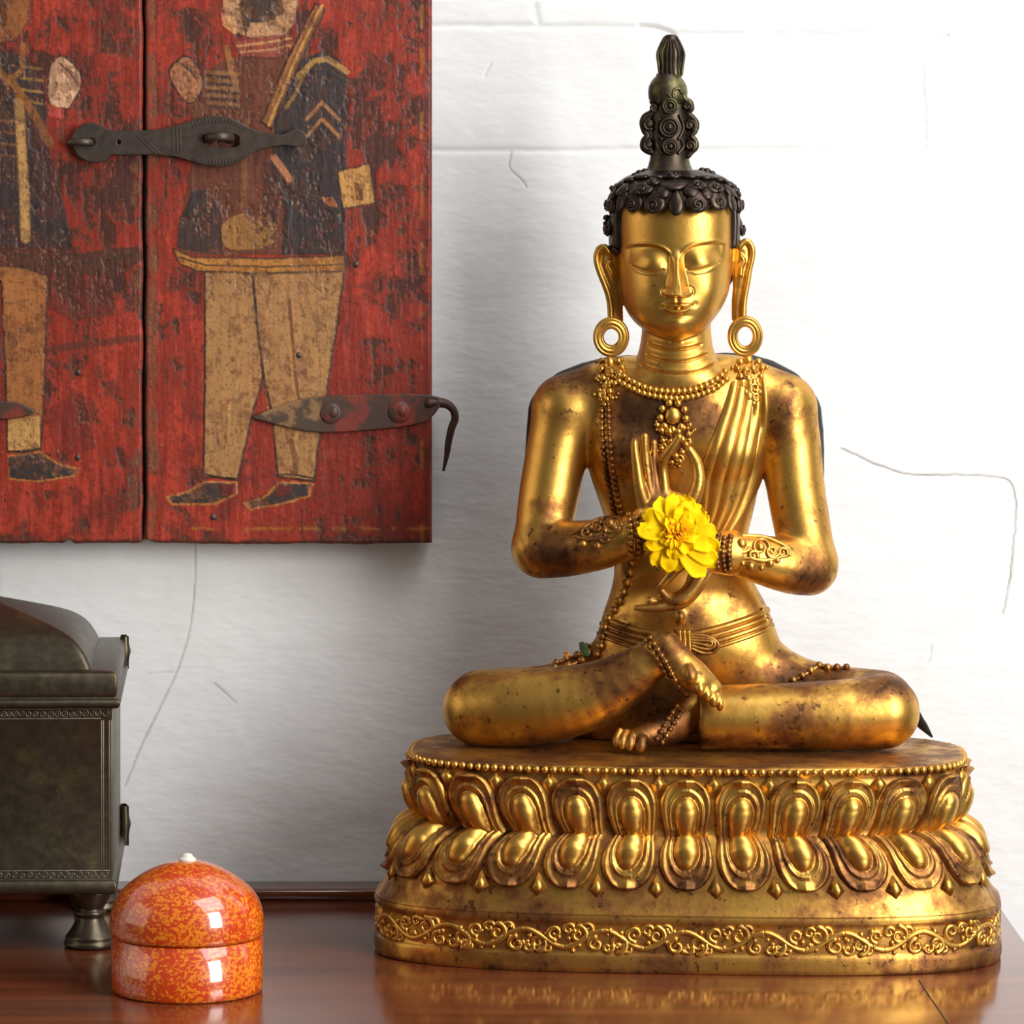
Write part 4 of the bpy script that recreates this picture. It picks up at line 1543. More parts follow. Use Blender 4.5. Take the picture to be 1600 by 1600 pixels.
def front_sculpt(V, q):
    """face features: eyes, brows, nose and mouth worked into the front of the head"""
    N = vnormals(V, q)
    px, py = pix(V)
    fr = smooth01(0.10, 0.45, -N[:, 1]) * (local_y(V) < 90) * (py > 325) * (py < 535) * (px > 955) * (px < 1152)
    out = np.zeros(len(V))      # + towards the viewer
    G = lambda cx, cy, sx, sy: np.exp(-((px - cx) / sx) ** 2 - ((py - cy) / sy) ** 2)
    cx = 1057.5
    # cheeks and forehead
    out += 4 * G(1005, 452, 24, 28) + 4 * G(1111, 450, 22, 28)
    # eye hollows under the brow lines
    for pts, ec, sg in (([(978, 384), (992, 381), (1010, 380.5), (1026, 383), (1038, 388), (1047, 396), (1051, 408)], (1013, 404), -1),
                        ([(1063, 405), (1065, 396), (1074, 387), (1086, 381), (1100, 378), (1116, 376), (1130, 377.5)], (1095, 401), 1)):
        sp = spline(pts, 40)
        d, t = dist_poly(px, py, sp)
        ylin = np.interp(px, sp[np.argsort(sp[:, 0]), 0], sp[np.argsort(sp[:, 0]), 1])
        below = py - ylin
        xin = smooth01(sp[:, 0].min() - 6, sp[:, 0].min() + 8, px) * smooth01(sp[:, 0].max() + 6, sp[:, 0].max() - 8, px)
        out += 1.5 * np.exp(-(d / 2.4) ** 2) * smooth01(0, .15, t) * smooth01(1.02, .85, t)
        out -= 5.4 * xin * smooth01(0, 6, below) * smooth01(44, 16, below)
        # lid
        ex, ey = (px - ec[0]) / 24.0, (py - ec[1] - 2) / 14.0
        out += 9.2 * np.exp(-(ex ** 2 + ey ** 2) ** 1.25 * 1.15)
    for pts, low in (([(984, 412.5), (991, 416), (1000, 420.5), (1010, 423.5), (1020, 424), (1030, 422.5), (1039, 420)], [(988, 418), (998, 425), (1010, 428), (1022, 428), (1033, 425)]),
                     ([(1071, 419.5), (1080, 421.5), (1092, 421.5), (1102, 419), (1111, 415.5), (1119, 412), (1126, 408)], [(1077, 425), (1088, 427), (1100, 425.5), (1111, 421), (1119, 416)])):
        d, t = dist_poly(px, py, spline(pts, 40))
        sp = spline(pts, 40)
        ysl = np.interp(px, sp[:, 0], sp[:, 1])
        inx = smooth01(sp[0, 0] - 3, sp[0, 0] + 8, px) * smooth01(sp[-1, 0] + 3, sp[-1, 0] - 8, px)
        out -= 2.6 * np.exp(-(d / 1.5) ** 2) * smooth01(0, .06, t) * smooth01(1, .94, t)
        out += 1.9 * inx * smooth01(1.0, -1.0, py - ysl) * smooth01(-14, -2, py - ysl)
        d2, t2 = dist_poly(px, py, spline(low, 30))
        out += 1.0 * np.exp(-(d2 / 1.7) ** 2) * smooth01(0, .2, t2) * smooth01(1, .8, t2)
    # nose: thin flat ridge widening to a small tip
    ty = np.clip((py - 398) / (460 - 398), 0, 1)
    hgt = 5 + 20 * ty ** 1.15
    wn = 4.6 + 5.2 * ty ** 1.4
    wfoot = 8 + 7 * ty
    ax = np.abs(px - (cx - 1 + ty * 1.5))
    prof_ = np.where(ax < wn * .55, 1.0, np.clip(1 - (ax - wn * .55) / wfoot, 0, 1) ** 1.25)
    cut = smooth01(465.0, 461.0, py + 0.012 * ax ** 2 * 0) * smooth01(388, 402, py)
    out += hgt * prof_ * cut
    for c in ((1042.5, 455.5), (1075, 455.5)):
        r2 = ((px - c[0]) / 8.8) ** 2 + ((py - c[1]) / 7.4) ** 2
        bulb = 9.5 * np.sqrt(np.clip(1 - r2, 0, 1))
        out = np.maximum(out, out * .45 + bulb * 1.0) if False else out + bulb * .46
        a = np.abs(np.sqrt(r2) - 1.04)
        side = (px - c[0]) * (-1 if c[0] < cx else 1) > -3
        out -= 1.2 * np.exp(-(a / .13) ** 2) * side * (py < 462)
    # area under the nose, philtrum, lips
    out += 6.2 * G(cx + 1, 477, 25, 15)
    out -= 2.0 * np.exp(-((px - cx - 1) / 3.2) ** 2) * smooth01(463, 467, py) * smooth01(476, 472, py)
    mouth = spline([(1034, 477.5), (1041, 479.8), (1049, 481.2), (1054, 480.6), (1058.5, 482.6), (1063, 480.6), (1069, 480.8), (1076, 479), (1083, 476)], 50)
    ym = np.interp(px, mouth[:, 0], mouth[:, 1])
    inx = smooth01(1032, 1041, px) * smooth01(1085, 1076, px)
    upl = np.clip((ym - py) / 8.5, 0, 1); low_ = spline([(1034, 477.5), (1046, 480.9), (1058.5, 481.8), (1071, 480.4), (1083, 476)], 40)
    ymL = np.interp(px, low_[:, 0], low_[:, 1])
    dnl = np.clip((py - ymL) / 11.0, 0, 1)
    wid = np.sqrt(np.clip(1 - ((px - cx - 1) / 27.0) ** 2, 0, 1))
    out += np.where(py <= ym, 5.6 * np.sin(np.pi * np.clip(upl / np.maximum(wid, .15), 0, 1)) ** .8, 0) * inx
    wid2 = np.sqrt(np.clip(1 - ((px - cx - 1) / 20.0) ** 2, 0, 1))
    out += np.where(py > ymL, 7.0 * np.sin(np.pi * np.clip(dnl / np.maximum(wid2, .1), 0, 1)) ** .8 * (wid2 > 0.05), 0) * inx
    d, t = dist_poly(px, py, mouth)
    out -= 2.6 * np.exp(-(d / 1.5) ** 2) * smooth01(0, .06, t) * smooth01(1, .94, t)
    for c in ((1032.5, 477), (1085, 475.5)):
        out -= 1.6 * G(c[0], c[1], 5.5, 5)
    # chin
    out += 7.0 * G(cx + 1, 506, 19, 12) - 2.5 * G(cx + 1, 493.5, 15, 3.2)
    V = V.copy()
    V[:, 1] -= out * fr
    # creases round the neck
    nf = smooth01(0.0, 0.4, -N[:, 1])
    o2 = np.zeros(len(V))
    for pts in ([(1011, 535), (1022, 541), (1040, 545.5), (1060, 546), (1080, 543.5), (1100, 537)],
                [(1008, 553), (1020, 559), (1040, 564), (1062, 565), (1085, 561), (1108, 552)],
                [(997, 566), (1012, 575), (1035, 582), (1060, 584.5), (1085, 582), (1104, 576), (1120, 566)]):
        d, t = dist_poly(px, py, spline(pts, 40))
        ylin = np.interp(px, [p[0] for p in pts], [p[1] for p in pts])
        o2 -= 2.6 * np.exp(-(d / 1.7) ** 2) * smooth01(0, .06, t) * smooth01(1, .94, t)
        o2 += 1.8 * np.exp(-((d - 5) / 4.0) ** 2) * (py < ylin) * smooth01(0, .1, t) * smooth01(1, .9, t)
    V += N * (o2 * nf * (py > 528))[:, None]
    return V


HV = front_sculpt(HV, HQ)

# ---------------------------------------------------------------- the figure: body
torso_rows = [(566, 985, 1130, 62, 176), (580, 945, 1172, 48, 188), (600, 920, 1195, 38, 192), (630, 914, 1200, 32, 192), (665, 913, 1200, 28, 190), (700, 915, 1197, 30, 188), (745, 922, 1188, 37, 184), (790, 938, 1179, 46, 178), (830, 952, 1169, 52, 172), (865, 959, 1165, 53, 170), (900, 960, 1173, 48, 172), (930, 953, 1190, 40, 176), (960, 942, 1205, 33, 182), (985, 936, 1213, 28, 188), (1010, 926, 1222, 28, 194), (1040, 905, 1246, 36, 200), (1075, 900, 1260, 50, 205), (1165, 900, 1265, 55, 205)]


def torso(v):
    v.loft(torso_rows, 2.25, 10, 9.0)
    v.chain([Q(1020, 598, 118), Q(955, 606, 116), Q(884, 636, 112)], [44, 46, 51], 18, ki=6)
    v.chain([Q(1092, 596, 118), Q(1155, 602, 116), Q(1224, 634, 112)], [44, 46, 51], 18, ki=6)
    # breasts and belly
    v.ell(Q(985, 700, 62), (46, 34, 40), 22)
    v.ell(Q(1125, 700, 62), (46, 34, 40), 22)
    v.ell(Q(1065, 945, 66), (72, 40, 46), 24)
    v.ell(Q(1063, 964, 24), (6, 7, 9), 7)


lo = np.array([Q(680, 1100, 0)[0] - 6, -120, 306.0]); hi = np.array([Q(1450, 800, 0)[0] + 6, 265, Q(1060, 545, 110)[2] + 6])
bd = Vox(lo, hi, 2.3)
torso(bd)
# arms
bd.chain([Q(884, 640, 112), Q(872, 690, 106), Q(860, 760, 94), Q(852, 810, 82), Q(846, 852, 66)], [52, 48, 48, 46, 44], 12, ki=11)
bd.chain([Q(846, 858, 66), Q(880, 858, 46), Q(935, 851, 20), Q(985, 838, 2), Q(1008, 832, -5)], [46, 44, 40, 33, 27], 12, ki=11)
bd.chain([Q(1224, 640, 112), Q(1236, 690, 106), Q(1243, 760, 92), Q(1252, 815, 80), Q(1262, 868, 64)], [52, 47, 46, 45, 43], 12, ki=11)
bd.chain([Q(1263, 884, 62), Q(1236, 884, 42), Q(1196, 876, 18), Q(1150, 866, 0), Q(1120, 862, -8)], [47, 44, 39, 32, 26], 12, ki=11)
# legs: thighs behind, shins across the front
bd.chain([Q(985, 1062, 125), Q(870, 1092, 95), Q(752, 1102, 55)], [62, 56, 56], 22, ki=8)
bd.chain([Q(1150, 1058, 125), Q(1270, 1092, 95), Q(1374, 1104, 50)], [64, 58, 57], 22, ki=8)
bd.chain([Q(749, 1108, 12), Q(800, 1106, -4), Q(860, 1101, -14), Q(920, 1088, -22), Q(975, 1062, -32), Q(1020, 1030, -42)], [58, 60, 58, 52, 42, 32], 12, ki=14)
bd.chain([Q(1379, 1112, 10), Q(1320, 1117, -2), Q(1240, 1119, -10), Q(1150, 1120, -16), Q(1096, 1121, -16)], [58, 55, 52, 50, 49], 12, ki=11)
# flat hem of the right trouser leg
hx = Q(1090, 1120, -16)[0]


def cut(X, Y, Z):
    return np.maximum(np.maximum(X - hx, hx - 60 - X), Y - 22) + 0 * Z


bd.put(cut, (hx - 60, -110, 314), (hx, 22, 420), 3, 'sub')
# robe lying folded on the base under the shins
for pts, r in (([(1100, 1166), (1150, 1162), (1200, 1164), (1225, 1166)], 5),):
    bd.chain(spline([Q(a, b_, -38) for a, b_ in pts], 10), r, 5)
bd.put(lambda X, Y, Z: (Z - 311.0) + 0 * X + 0 * Y, lo, (hi[0], hi[1], 311.0), 1.0, 'sub')
BV, BQ = bd.mesh(0)
for _ in range(7):
    BV = laplace(BV, BQ, 0.6)
del bd
tv = Vox(lo, hi, 4.0)
torso(tv)
TV, TQ = tv.mesh(0)
del tv
SB = Surf(np.vstack([BV, HV]), np.vstack([BQ, HQ + len(BV)]))
ST = Surf(np.vstack([TV, HV]), np.vstack([TQ, HQ + len(TV)]))

# ---------------------------------------------------------------- hands and feet
fine = Vox(np.array([Q(955, 700, 0)[0], -75, Q(0, 975, -30)[2]]), np.array([Q(1160, 700, 0)[0], 40, Q(0, 660, 0)[2]]), 1.05)
FK = 1.22
F = lambda L, k=3.0: fine.chain(spline([Q(a, b_, c) for a, b_, c, r in L], 18), np.interp(np.linspace(0, 1, 18), np.linspace(0, 1, len(L)), [r * FK for a, b_, c, r in L]), k)
# upper hand, palm forward, fingers up
F([(990, 836, 0, 27), (1008, 822, -8, 24), (1024, 800, -14, 21)], 6)
fine.chain([Q(1020, 780, -11), Q(1054, 790, -12)], [21, 22], 8, sc=(1, 1.7, 1))
F([(1010, 800, -18, 11), (1000, 762, -24, 8.5), (995, 728, -27, 7), (992, 706, -28, 6), (991, 690, -27, 4.5)])
F([(1018, 786, -14, 9), (1012, 745, -13, 7), (1008, 712, -13, 6.5), (1007, 696, -16, 6.5), (1007, 682, -18, 5)])
F([(1028, 784, -12, 9), (1023, 745, -7, 6.8), (1021, 712, -4, 6.2), (1021, 692, -6, 5)])
F([(1040, 784, -12, 9), (1037, 750, -10, 7), (1035, 728, -12, 6.5), (1039, 714, -18, 6.3), (1050, 699, -24, 6), (1061, 683, -27, 4.6)])
F([(1054, 806, -16, 14), (1072, 796, -22, 11), (1085, 775, -26, 10), (1092, 750, -27, 9), (1090, 728, -25, 7.5), (1084, 714, -23, 7), (1077, 703, -22, 5.5)])
# lower hand, thumb and forefinger closed to a ring
F([(1142, 864, -4, 29), (1118, 864, -14, 26), (1098, 868, -22, 22)], 6)
fine.chain([Q(1096, 858, -20), Q(1092, 882, -24)], [18, 17], 8, sc=(1, 1.4, 1))
F([(1104, 880, -28, 12), (1096, 900, -33, 9), (1085, 918, -35, 8.5), (1072, 932, -37, 8.2), (1058, 938, -38, 8), (1046, 936, -37, 7), (1036, 926, -37, 6), (1031, 918, -38, 4.8)])
F([(1100, 892, -24, 11), (1086, 922, -28, 8.5), (1066, 942, -31, 7.8), (1040, 947, -34, 6.8), (1014, 950, -36, 5.8), (995, 950, -37, 3.8)])
F([(1088, 872, -34, 12), (1074, 876, -40, 9), (1061, 884, -43, 7.8), (1049, 897, -44, 7), (1040, 907, -43, 6), (1034, 914, -42, 4.6)])
F([(1096, 890, -16, 11), (1080, 924, -18, 8.5), (1056, 941, -20, 7.5), (1032, 941, -23, 6.5), (1016, 938, -26, 5.2)])
F([(1090, 890, -8, 10), (1074, 922, -9, 7.5), (1054, 934, -11, 6.8), (1034, 931, -14, 5.4)])
FV, FQ = fine.mesh(1)
FK = 1.0
fine = Vox(np.array([Q(925, 700, 0)[0], -125, 309]), np.array([Q(1150, 700, 0)[0], 30, Q(0, 960, -30)[2]]), 1.35)
# foot resting on top
F([(1014, 1036, -40, 31), (1032, 1016, -48, 27), (1046, 1024, -62, 25)], 8)
F([(1040, 1010, -55, 24), (1058, 1036, -70, 25), (1076, 1056, -80, 22), (1090, 1066, -84, 19)], 8)
F([(1056, 1030, -66, 22), (1084, 1052, -72, 22), (1112, 1076, -74, 16)], 8)
for i, (x_, y_, r) in enumerate([(1079, 1055, 9.5), (1093, 1074, 7.6), (1104, 1083, 7.2), (1114, 1091, 6.8), (1124, 1097, 6.4)]):
    F([(x_ - 6, y_ - 16, -84 + i * 2, r * .75), (x_ - 2, y_ - 7, -97 + i * 3, r * .85), (x_ + 1, y_ + 3, -103 + i * 3, r), (x_ + 1, y_ + 9, -98 + i * 3, r * .8)], 2.6)
# foot under the other leg
F([(1088, 1105, 0, 28), (1062, 1122, -16, 26), (1030, 1140, -36, 22), (1004, 1152, -52, 16)], 8)
F([(1084, 1120, -4, 24), (1056, 1140, -22, 20), (1030, 1154, -42, 14)], 8)
F([(1012, 1148, -48, 17), (985, 1154, -50, 14), (966, 1156, -46, 11)], 6)
for i, (x_, y_, r) in enumerate([(1003, 1161, 10), (986, 1160, 8.2), (974, 1158, 7.4), (964, 1156, 6.6)]):
    F([(x_ + 5, y_ - 14, -52, r * .8), (x_ + 1, y_ - 5, -66 + i * 3, r * .92), (x_ - 1, y_ + 3, -74 + i * 4, r), (x_ - 2, y_ + 7, -74 + i * 4, r * .85)], 2.6)
GV, GQ = fine.mesh(1)
del fine

V = np.vstack([BV, HV, FV, GV])
o1, o2, o3 = len(BV), len(BV) + len(HV), len(BV) + len(HV) + len(FV)
q = np.vstack([BQ, HQ + o1, FQ + o2, GQ + o3])
px, py = pix(V)
yl = local_y(V)
pat = np.full(len(V), 0.0)
Gs = lambda cx, cy, sx, sy: np.exp(-((px - cx) / sx) ** 2 - ((py - cy) / sy) ** 2)
ishead = np.zeros(len(V), bool); ishead[o1:o2] = True
pat += np.where(ishead & (py < 560), -0.42, 0)
pat += np.where(py >= 560, 0.04, 0)
pat += 0.42 * Gs(1010, 655, 62, 42) + 0.38 * Gs(1075, 640, 60, 40) + 0.30 * Gs(1060, 715, 70, 40) + .18 * Gs(960, 640, 30, 60)
pat += 0.40 * Gs(880, 880, 62, 34) + 0.34 * Gs(1225, 640, 30, 60) + 0.30 * Gs(1270, 900, 44, 34) + 0.40 * Gs(900, 590, 45, 26)
pat += 0.45 * Gs(1243, 1124, 30, 26) + 0.40 * Gs(720, 1060, 40, 24) + 0.30 * Gs(1390, 1078, 55, 22) + 0.40 * Gs(1260, 1050, 80, 26)
pat += 0.30 * Gs(975, 1085, 50, 30) + 0.45 * Gs(1040, 1110, 50, 34) + 0.35 * Gs(860, 1030, 90, 16) + 0.3 * Gs(1060, 1160, 130, 12)
pat += 0.30 * Gs(1024, 745, 18, 45) * (yl < 20) - .1 * Gs(1088, 745, 14, 50) * (yl < 20) + 0.20 * Gs(1050, 790, 30, 20) * (yl < 20) + 0.25 * Gs(1065, 1040, 45, 50) + .12 * Gs(1060, 935, 60, 30) * (yl < 10)
pat[o2:o3] = 0.02 + 0.30 * Gs(1024, 745, 17, 45)[o2:o3] + 0.18 * Gs(1050, 790, 30, 20)[o2:o3] + .08 * Gs(1060, 935, 60, 30)[o2:o3]  # palm-side shade of the inner fingers put into the patina; palm browner too
pat -= 0.12 * Gs(840, 1080, 110, 34) + 0.10 * Gs(1150, 1110, 60, 40)
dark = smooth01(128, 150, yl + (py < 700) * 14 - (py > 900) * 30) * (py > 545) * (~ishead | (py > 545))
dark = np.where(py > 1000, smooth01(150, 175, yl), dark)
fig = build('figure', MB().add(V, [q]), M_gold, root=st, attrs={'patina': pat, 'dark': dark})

cv = Vox(np.array([Q(790, 700, 0)[0], 60, Q(0, 800, 150)[2]]), np.array([Q(1320, 700, 0)[0], 260, Q(0, 535, 150)[2]]), 2.4)
cv.chain([Q(1040, 606, 136), Q(958, 606, 138), Q(884, 638, 138), Q(871, 692, 136), Q(858, 762, 128)], [50, 50, 54, 50, 43], 10, ki=11)
cv.chain([Q(1075, 606, 136), Q(1160, 601, 138), Q(1224, 636, 138), Q(1238, 692, 136), Q(1245, 762, 126)], [50, 50, 54, 50, 43], 10, ki=11)
cv.loft([(590, 940, 1170, 110, 208), (640, 900, 1215, 100, 212), (700, 915, 1195, 105, 208), (770, 945, 1170, 110, 200)], 2.3, 10)
CV, CQ = cv.mesh(1)
del cv
mb = MB().add(CV, [CQ])
build('mantle', mb, M_black, parent=fig, root=st)

# ---------------------------------------------------------------- hair, hair knot and finial
hv = Vox(np.array([Q(930, 300, 0)[0], -40, Q(0, 600, 100)[2]]), np.array([Q(1178, 300, 0)[0], 260, Q(0, 225, 100)[2]]), 1.8)
hair_rows = [(265, 1008, 1100, 62, 150), (272, 986, 1124, 40, 168), (282, 968, 1140, 20, 190), (294, 957.5, 1150.5, 4, 206), (310, 953, 1155, -4, 214), (345, 951.5, 1156, -6, 218), (380, 951, 1156, 0, 218), (410, 953, 1153, 20, 214), (440, 962, 1144, 60, 206), (470, 985, 1122, 120, 190)]
hv.loft(hair_rows, 2.25, 6, 4.0)
zc_ = Q(0, 321, 0)[2]
xm = Q(1054, 400, 0)[0]


def facecut(X, Y, Z):
    ylq = Y + TY * (X - XS)
    t = np.maximum(np.maximum(Z - zc_, ylq - 58), 0 * X - 50)
    return t


hv.put(facecut, (hv.lo[0], -40, hv.lo[2]), (hv.ax[0][-1], 70, zc_), 5, 'sub')
hv.put(lambda X, Y, Z: np.maximum(Z - Q(0, 385, 60)[2], (Y + TY * (X - XS)) - 118) + 0 * X, hv.lo, (hv.ax[0][-1], 120, Q(0, 385, 60)[2]), 5, 'sub')
AV, AQ = hv.mesh(1)
del hv
SH = Surf(np.vstack([AV, HV]), np.vstack([AQ, HQ + len(AV)]))
mb = MB().add(AV, [AQ])
ctr = Q(1054, 345, 104)


def lock(pos, nrm, w, h, r, curl=1, spin=1):
    """one overlapping curl of hair: a rounded tongue with a raised snail"""
    nrm = nrm / np.linalg.norm(nrm)
    upv = np.array([0, 0, 1.0]) - nrm * nrm[2]
    upv /= np.linalg.norm(upv) + 1e-6
    sd = np.cross(upv, nrm)
    th = np.linspace(0, math.pi, 9); ph = np.linspace(0, 2 * math.pi, 20, endpoint=False)
    A, B = np.meshgrid(th, ph, indexing='ij')
    sx, sz, sn = np.sin(A) * np.cos(B), np.sin(A) * np.sin(B), np.cos(A)
    taper = 1 - 0.42 * smooth01(-.2, 1.0, sz)
    Vv = pos + sd * (sx * w * taper)[..., None] + upv * (sz * h)[..., None] + nrm * (sn * r + 1.0 - 3.0 * sz)[..., None]
    mb.grid(Vv, closed_v=True)
    if curl:
        t = np.linspace(0, 1, 26)
        rr_ = w * .50 * (1 - .8 * t)
        a = -math.pi / 2 + spin * 2 * math.pi * 1.45 * t
        c = pos - upv * h * .28 + nrm * (r + 1.2)
        pts = c + sd * (rr_ * np.cos(a))[:, None] + upv * (rr_ * np.sin(a))[:, None] + nrm * (t * 2.0)[:, None]
        mb.tube(pts, np.linspace(2.6, 2.0, 26), 6)
        mb.sphere(c + nrm * 1.5, 2.6, 7, 5)


def lock_at(px_, py_, w, h, r, curl=1, spin=1):
    p, n = SH.hit(px_, py_)
    lock(p, n, w, h, r, curl, spin)


for px_, py_, w, h, c, sp_ in ((959, 318, 8, 18, 0, 1), (974, 314, 14, 18, 0, 1), (992, 315, 17, 18, 1, -1), (1023, 316, 19, 19, 1, -1), (1057, 317, 13, 21, 0, 1), (1089, 315, 20, 19, 1, 1), (1120, 312, 18, 19, 1, 1), (1141, 315, 12, 19, 0, 1), (1152, 318, 7, 16, 0, 1)):
    lock_at(px_, py_, w, h, 6, c, sp_)
for px_, py_, w, h, c, sp_ in ((975, 296, 14, 14, 0, 1), (1006, 295, 19, 16, 1, -1), (1036, 300, 12, 14, 0, 1), (1052, 289, 22, 17, 0, 1), (1080, 298, 14, 14, 0, 1), (1088, 290, 18, 15, 1, 1), (1116, 294, 17, 14, 1, 1), (1138, 298, 12, 13, 0, 1)):
    lock_at(px_, py_, w, h, 5, c, sp_)
for px_, py_, w, h, c, sp_ in ((1003, 277, 15, 10, 0, 1), (1026, 277, 14, 10, 0, 1), (1049, 276, 17, 12, 1, 1), (1078, 276, 15, 11, 0, 1), (1104, 278, 15, 10, 0, 1)):
    lock_at(px_, py_, w, h, 5, c, sp_)
for px_, py_, w, h, c, sp_ in ((962, 302, 9, 13, 0, 1), (972, 288, 11, 11, 0, 1), (985, 281, 12, 10, 0, 1), (1147, 301, 9, 14, 1, 1), (1138, 288, 11, 11, 0, 1), (1124, 281, 12, 10, 0, 1), (1022, 285, 12, 12, 1, 1), (990, 303, 11, 12, 0, 1), (1104, 302, 12, 13, 0, 1)):
    lock_at(px_, py_, w, h, 5, c, sp_)
# locks over the sides and the back
for r_, (zz, n_, sz) in enumerate(((0.78, 12, 17), (0.35, 14, 18), (-.1, 14, 18), (-.55, 12, 17))):
    for k in range(n_):
        a = math.pi * (-0.02 + 1.04 * (k + .5 * (r_ % 2)) / (n_ - 1))
        dirv = np.array([math.cos(a), math.sin(a), zz]); dirv /= np.linalg.norm(dirv)
        p = ctr + dirv * np.array([102, 112, 90])
        loc, nor, _, _ = SH.b.find_nearest(Vector(p))
        nn = np.array(nor)
        if nn.dot(dirv) < 0:
            nn = -nn
        if local_y(np.array([loc]))[0] > 30:
            lock(np.array(loc), nn, sz * .8, sz * .9, 4.5, 1, 1 if k % 2 else -1)
# knots that break the outline
for px_, py_, y_, r in ((958, 297, 80, 5.5), (953, 292, 86, 5), (964, 290, 80, 5), (943, 340, 100, 6), (941, 349, 100, 5), (1151, 297, 80, 5.5), (1154, 305, 84, 5), (1146, 292, 80, 5), (1000, 273, 90, 7), (993, 277, 86, 6), (1008, 270, 92, 6), (1104, 269, 90, 7), (1112, 273, 86, 6), (1097, 267, 92, 6)):
    lc_, nr_, _, _ = SH.b.find_nearest(Vector(Q(px_, py_, y_)))
    mb.sphere(np.array(lc_) * .55 + Q(px_, py_, y_) * .45, r, 10, 7, (1, 1, .85))
hair = build('hair', mb, M_hair, parent=fig, root=st)

mb = MB()
kc = lambda py_, y_=104: Q(1045.5, py_, y_)
axis = kc(200)


def lat(prof_px, sx=1.0, cx=1045.5, y_=104, fy=1.0):
    rows = []
    a = np.linspace(0, 2 * math.pi, 32, endpoint=False)
    for r, py_ in prof_px:
        c = Q(cx, py_, y_)
        rows.append(np.stack([c[0] + r * np.cos(a), c[1] + r * fy * np.sin(a), np.full(32, c[2])], -1))
    return np.array(rows)


mb.grid(lat([(0, 282), (58, 281), (47, 272), (37, 266), (33.5, 258), (31, 248), (30, 238), (30, 226), (31, 212), (31.5, 198), (30, 184), (28, 172), (26, 162)], cx=1046, fy=.92), closed_v=True, flip=False)
mb.grid(lat([(14, 168), (26, 164), (30.5, 154), (31.5, 144), (30, 134), (25, 125), (19, 119), (18, 115)], cx=1043.5), closed_v=True, flip=False)
knot = build('hair_knot', mb, M_fin, parent=hair, root=st)
mb = MB()
mb.grid(lat([(17, 121), (19.5, 117), (19, 112), (18.5, 100), (20, 92), (21, 84), (20, 76), (15.5, 68), (11, 62), (9.5, 57), (8, 54.5), (0, 53.5)], cx=1048, fy=.8), closed_v=True, flip=False)
# leaf veins on the finial
for dx in (-13, -6, 0, 6, 13):
    pts = [Q(1048 + dx * f_, p_, 104 - math.sqrt(max(0.0, 1 - (dx * f_ / 21) ** 2)) * 17 * f2) for p_, f_, f2 in ((116, 1, 1.06), (100, .95, 1.08), (84, 1, 1.16), (72, .75, 1.0), (62, .45, .62))]
    mb.tube(spline(pts, 14), 1.1, 5)
for sg in (-1, 1):
    mb.tube(spline([Q(1048 + sg * 17, 116, 95), Q(1048 + sg * 19, 100, 95), Q(1048 + sg * 20.5, 84, 97), Q(1048 + sg * 15, 69, 100), Q(1048 + sg * 9, 58, 103)], 16), 2.4, 6)
build('finial', mb, M_fin, parent=knot, root=st)
mb = MB()
fyk = lambda px_, d=0: 104 - 0.92 * math.sqrt(max(30.0, 31 ** 2 - (px_ - 1046) ** 2)) - d
for px_, py_, r in ((1047, 165.5, 11), (1045.5, 199, 14), (1047.5, 229, 11.5)):
    c = Q(px_, py_, fyk(px_, 1))
    a = np.linspace(0, 2 * math.pi, 24, endpoint=False)
    for R_, tr, dd in ((r, 2.4, 1), (r * .66, 2.0, 3)):
        mb.tube(np.stack([c[0] + R_ * np.cos(a), c[1] - dd + 0 * a, c[2] + R_ * np.sin(a)], -1), tr, 7, closed=True)
    mb.sphere(c + np.array([0, -3, 0]), r * .42, 12, 8)
    mb.sphere(c + np.array([0, 2, 0]), r * 1.0, 16, 8, (1, .35, 1))
build('rosette', mb, M_fin, parent=knot, root=st)
mb = MB()


def curl(cx, cy, R, y_, a0, turns, sg, tr, surf=None, lift=1.0, n=28, shrink=.82):
    t = np.linspace(0, 1, n)
    r = R * (1 - shrink * t)
    a = a0 + sg * turns * 2 * math.pi * t
    P2 = np.stack([cx + r * np.cos(a), cy + r * np.sin(a)], -1)
    if surf is None:
        return np.array([Q(u_, v_, y_) for u_, v_ in P2])
    return surf.path(P2, lift)[0]


for sg, pts in ((-1, [(1019, 158), (1024, 166), (1018, 176), (1008, 182), (1004, 192), (1007, 204), (1012, 212), (1006, 220), (1005, 230), (1012, 236), (1020, 238)]),
                (1, [(1066, 146), (1071, 156), (1078, 160), (1080, 170), (1074, 176), (1082, 184), (1088, 193), (1086, 204), (1080, 212), (1086, 220), (1087, 230), (1080, 237), (1074, 244)])):
    p_ = spline(pts, 50)
    mb.tube(np.array([Q(a, b_, 92) for a, b_ in p_]), 5.2, 8)
    mb.tube(np.array([Q(a - sg * 6, b_, 96) for a, b_ in p_]), 7, 8)
for cx_, cy_2, R, sg in ((1014, 194, 9, 1), (1013, 226, 8, 1), (1078, 196, 9, -1), (1078, 228, 8, -1), (1074, 166, 7, -1), (1022, 168, 6, 1)):
    mb.tube(curl(cx_, cy_2, R, 84, 1.0, 1.4, sg, 2), np.linspace(2.6, 1.8, 28), 7)
    mb.sphere(Q(cx_, cy_2, 86), R * .8, 10, 7, (1, .6, 1))
for pts in ([(1028, 160), (1032, 148), (1042, 146), (1048, 152)], [(1052, 152), (1052, 142), (1060, 138), (1066, 146)], [(1030, 185), (1028, 205), (1034, 218)], [(1062, 180), (1068, 200), (1060, 218)], [(1030, 212), (1026, 226), (1034, 240)], [(1062, 214), (1068, 228), (1060, 240)]):
    mb.tube(spline([Q(a, b_, fyk(a, 1)) for a, b_ in pts], 16), 2.6, 7)
build('scroll_ornament', mb, M_fin, parent=knot, root=st)

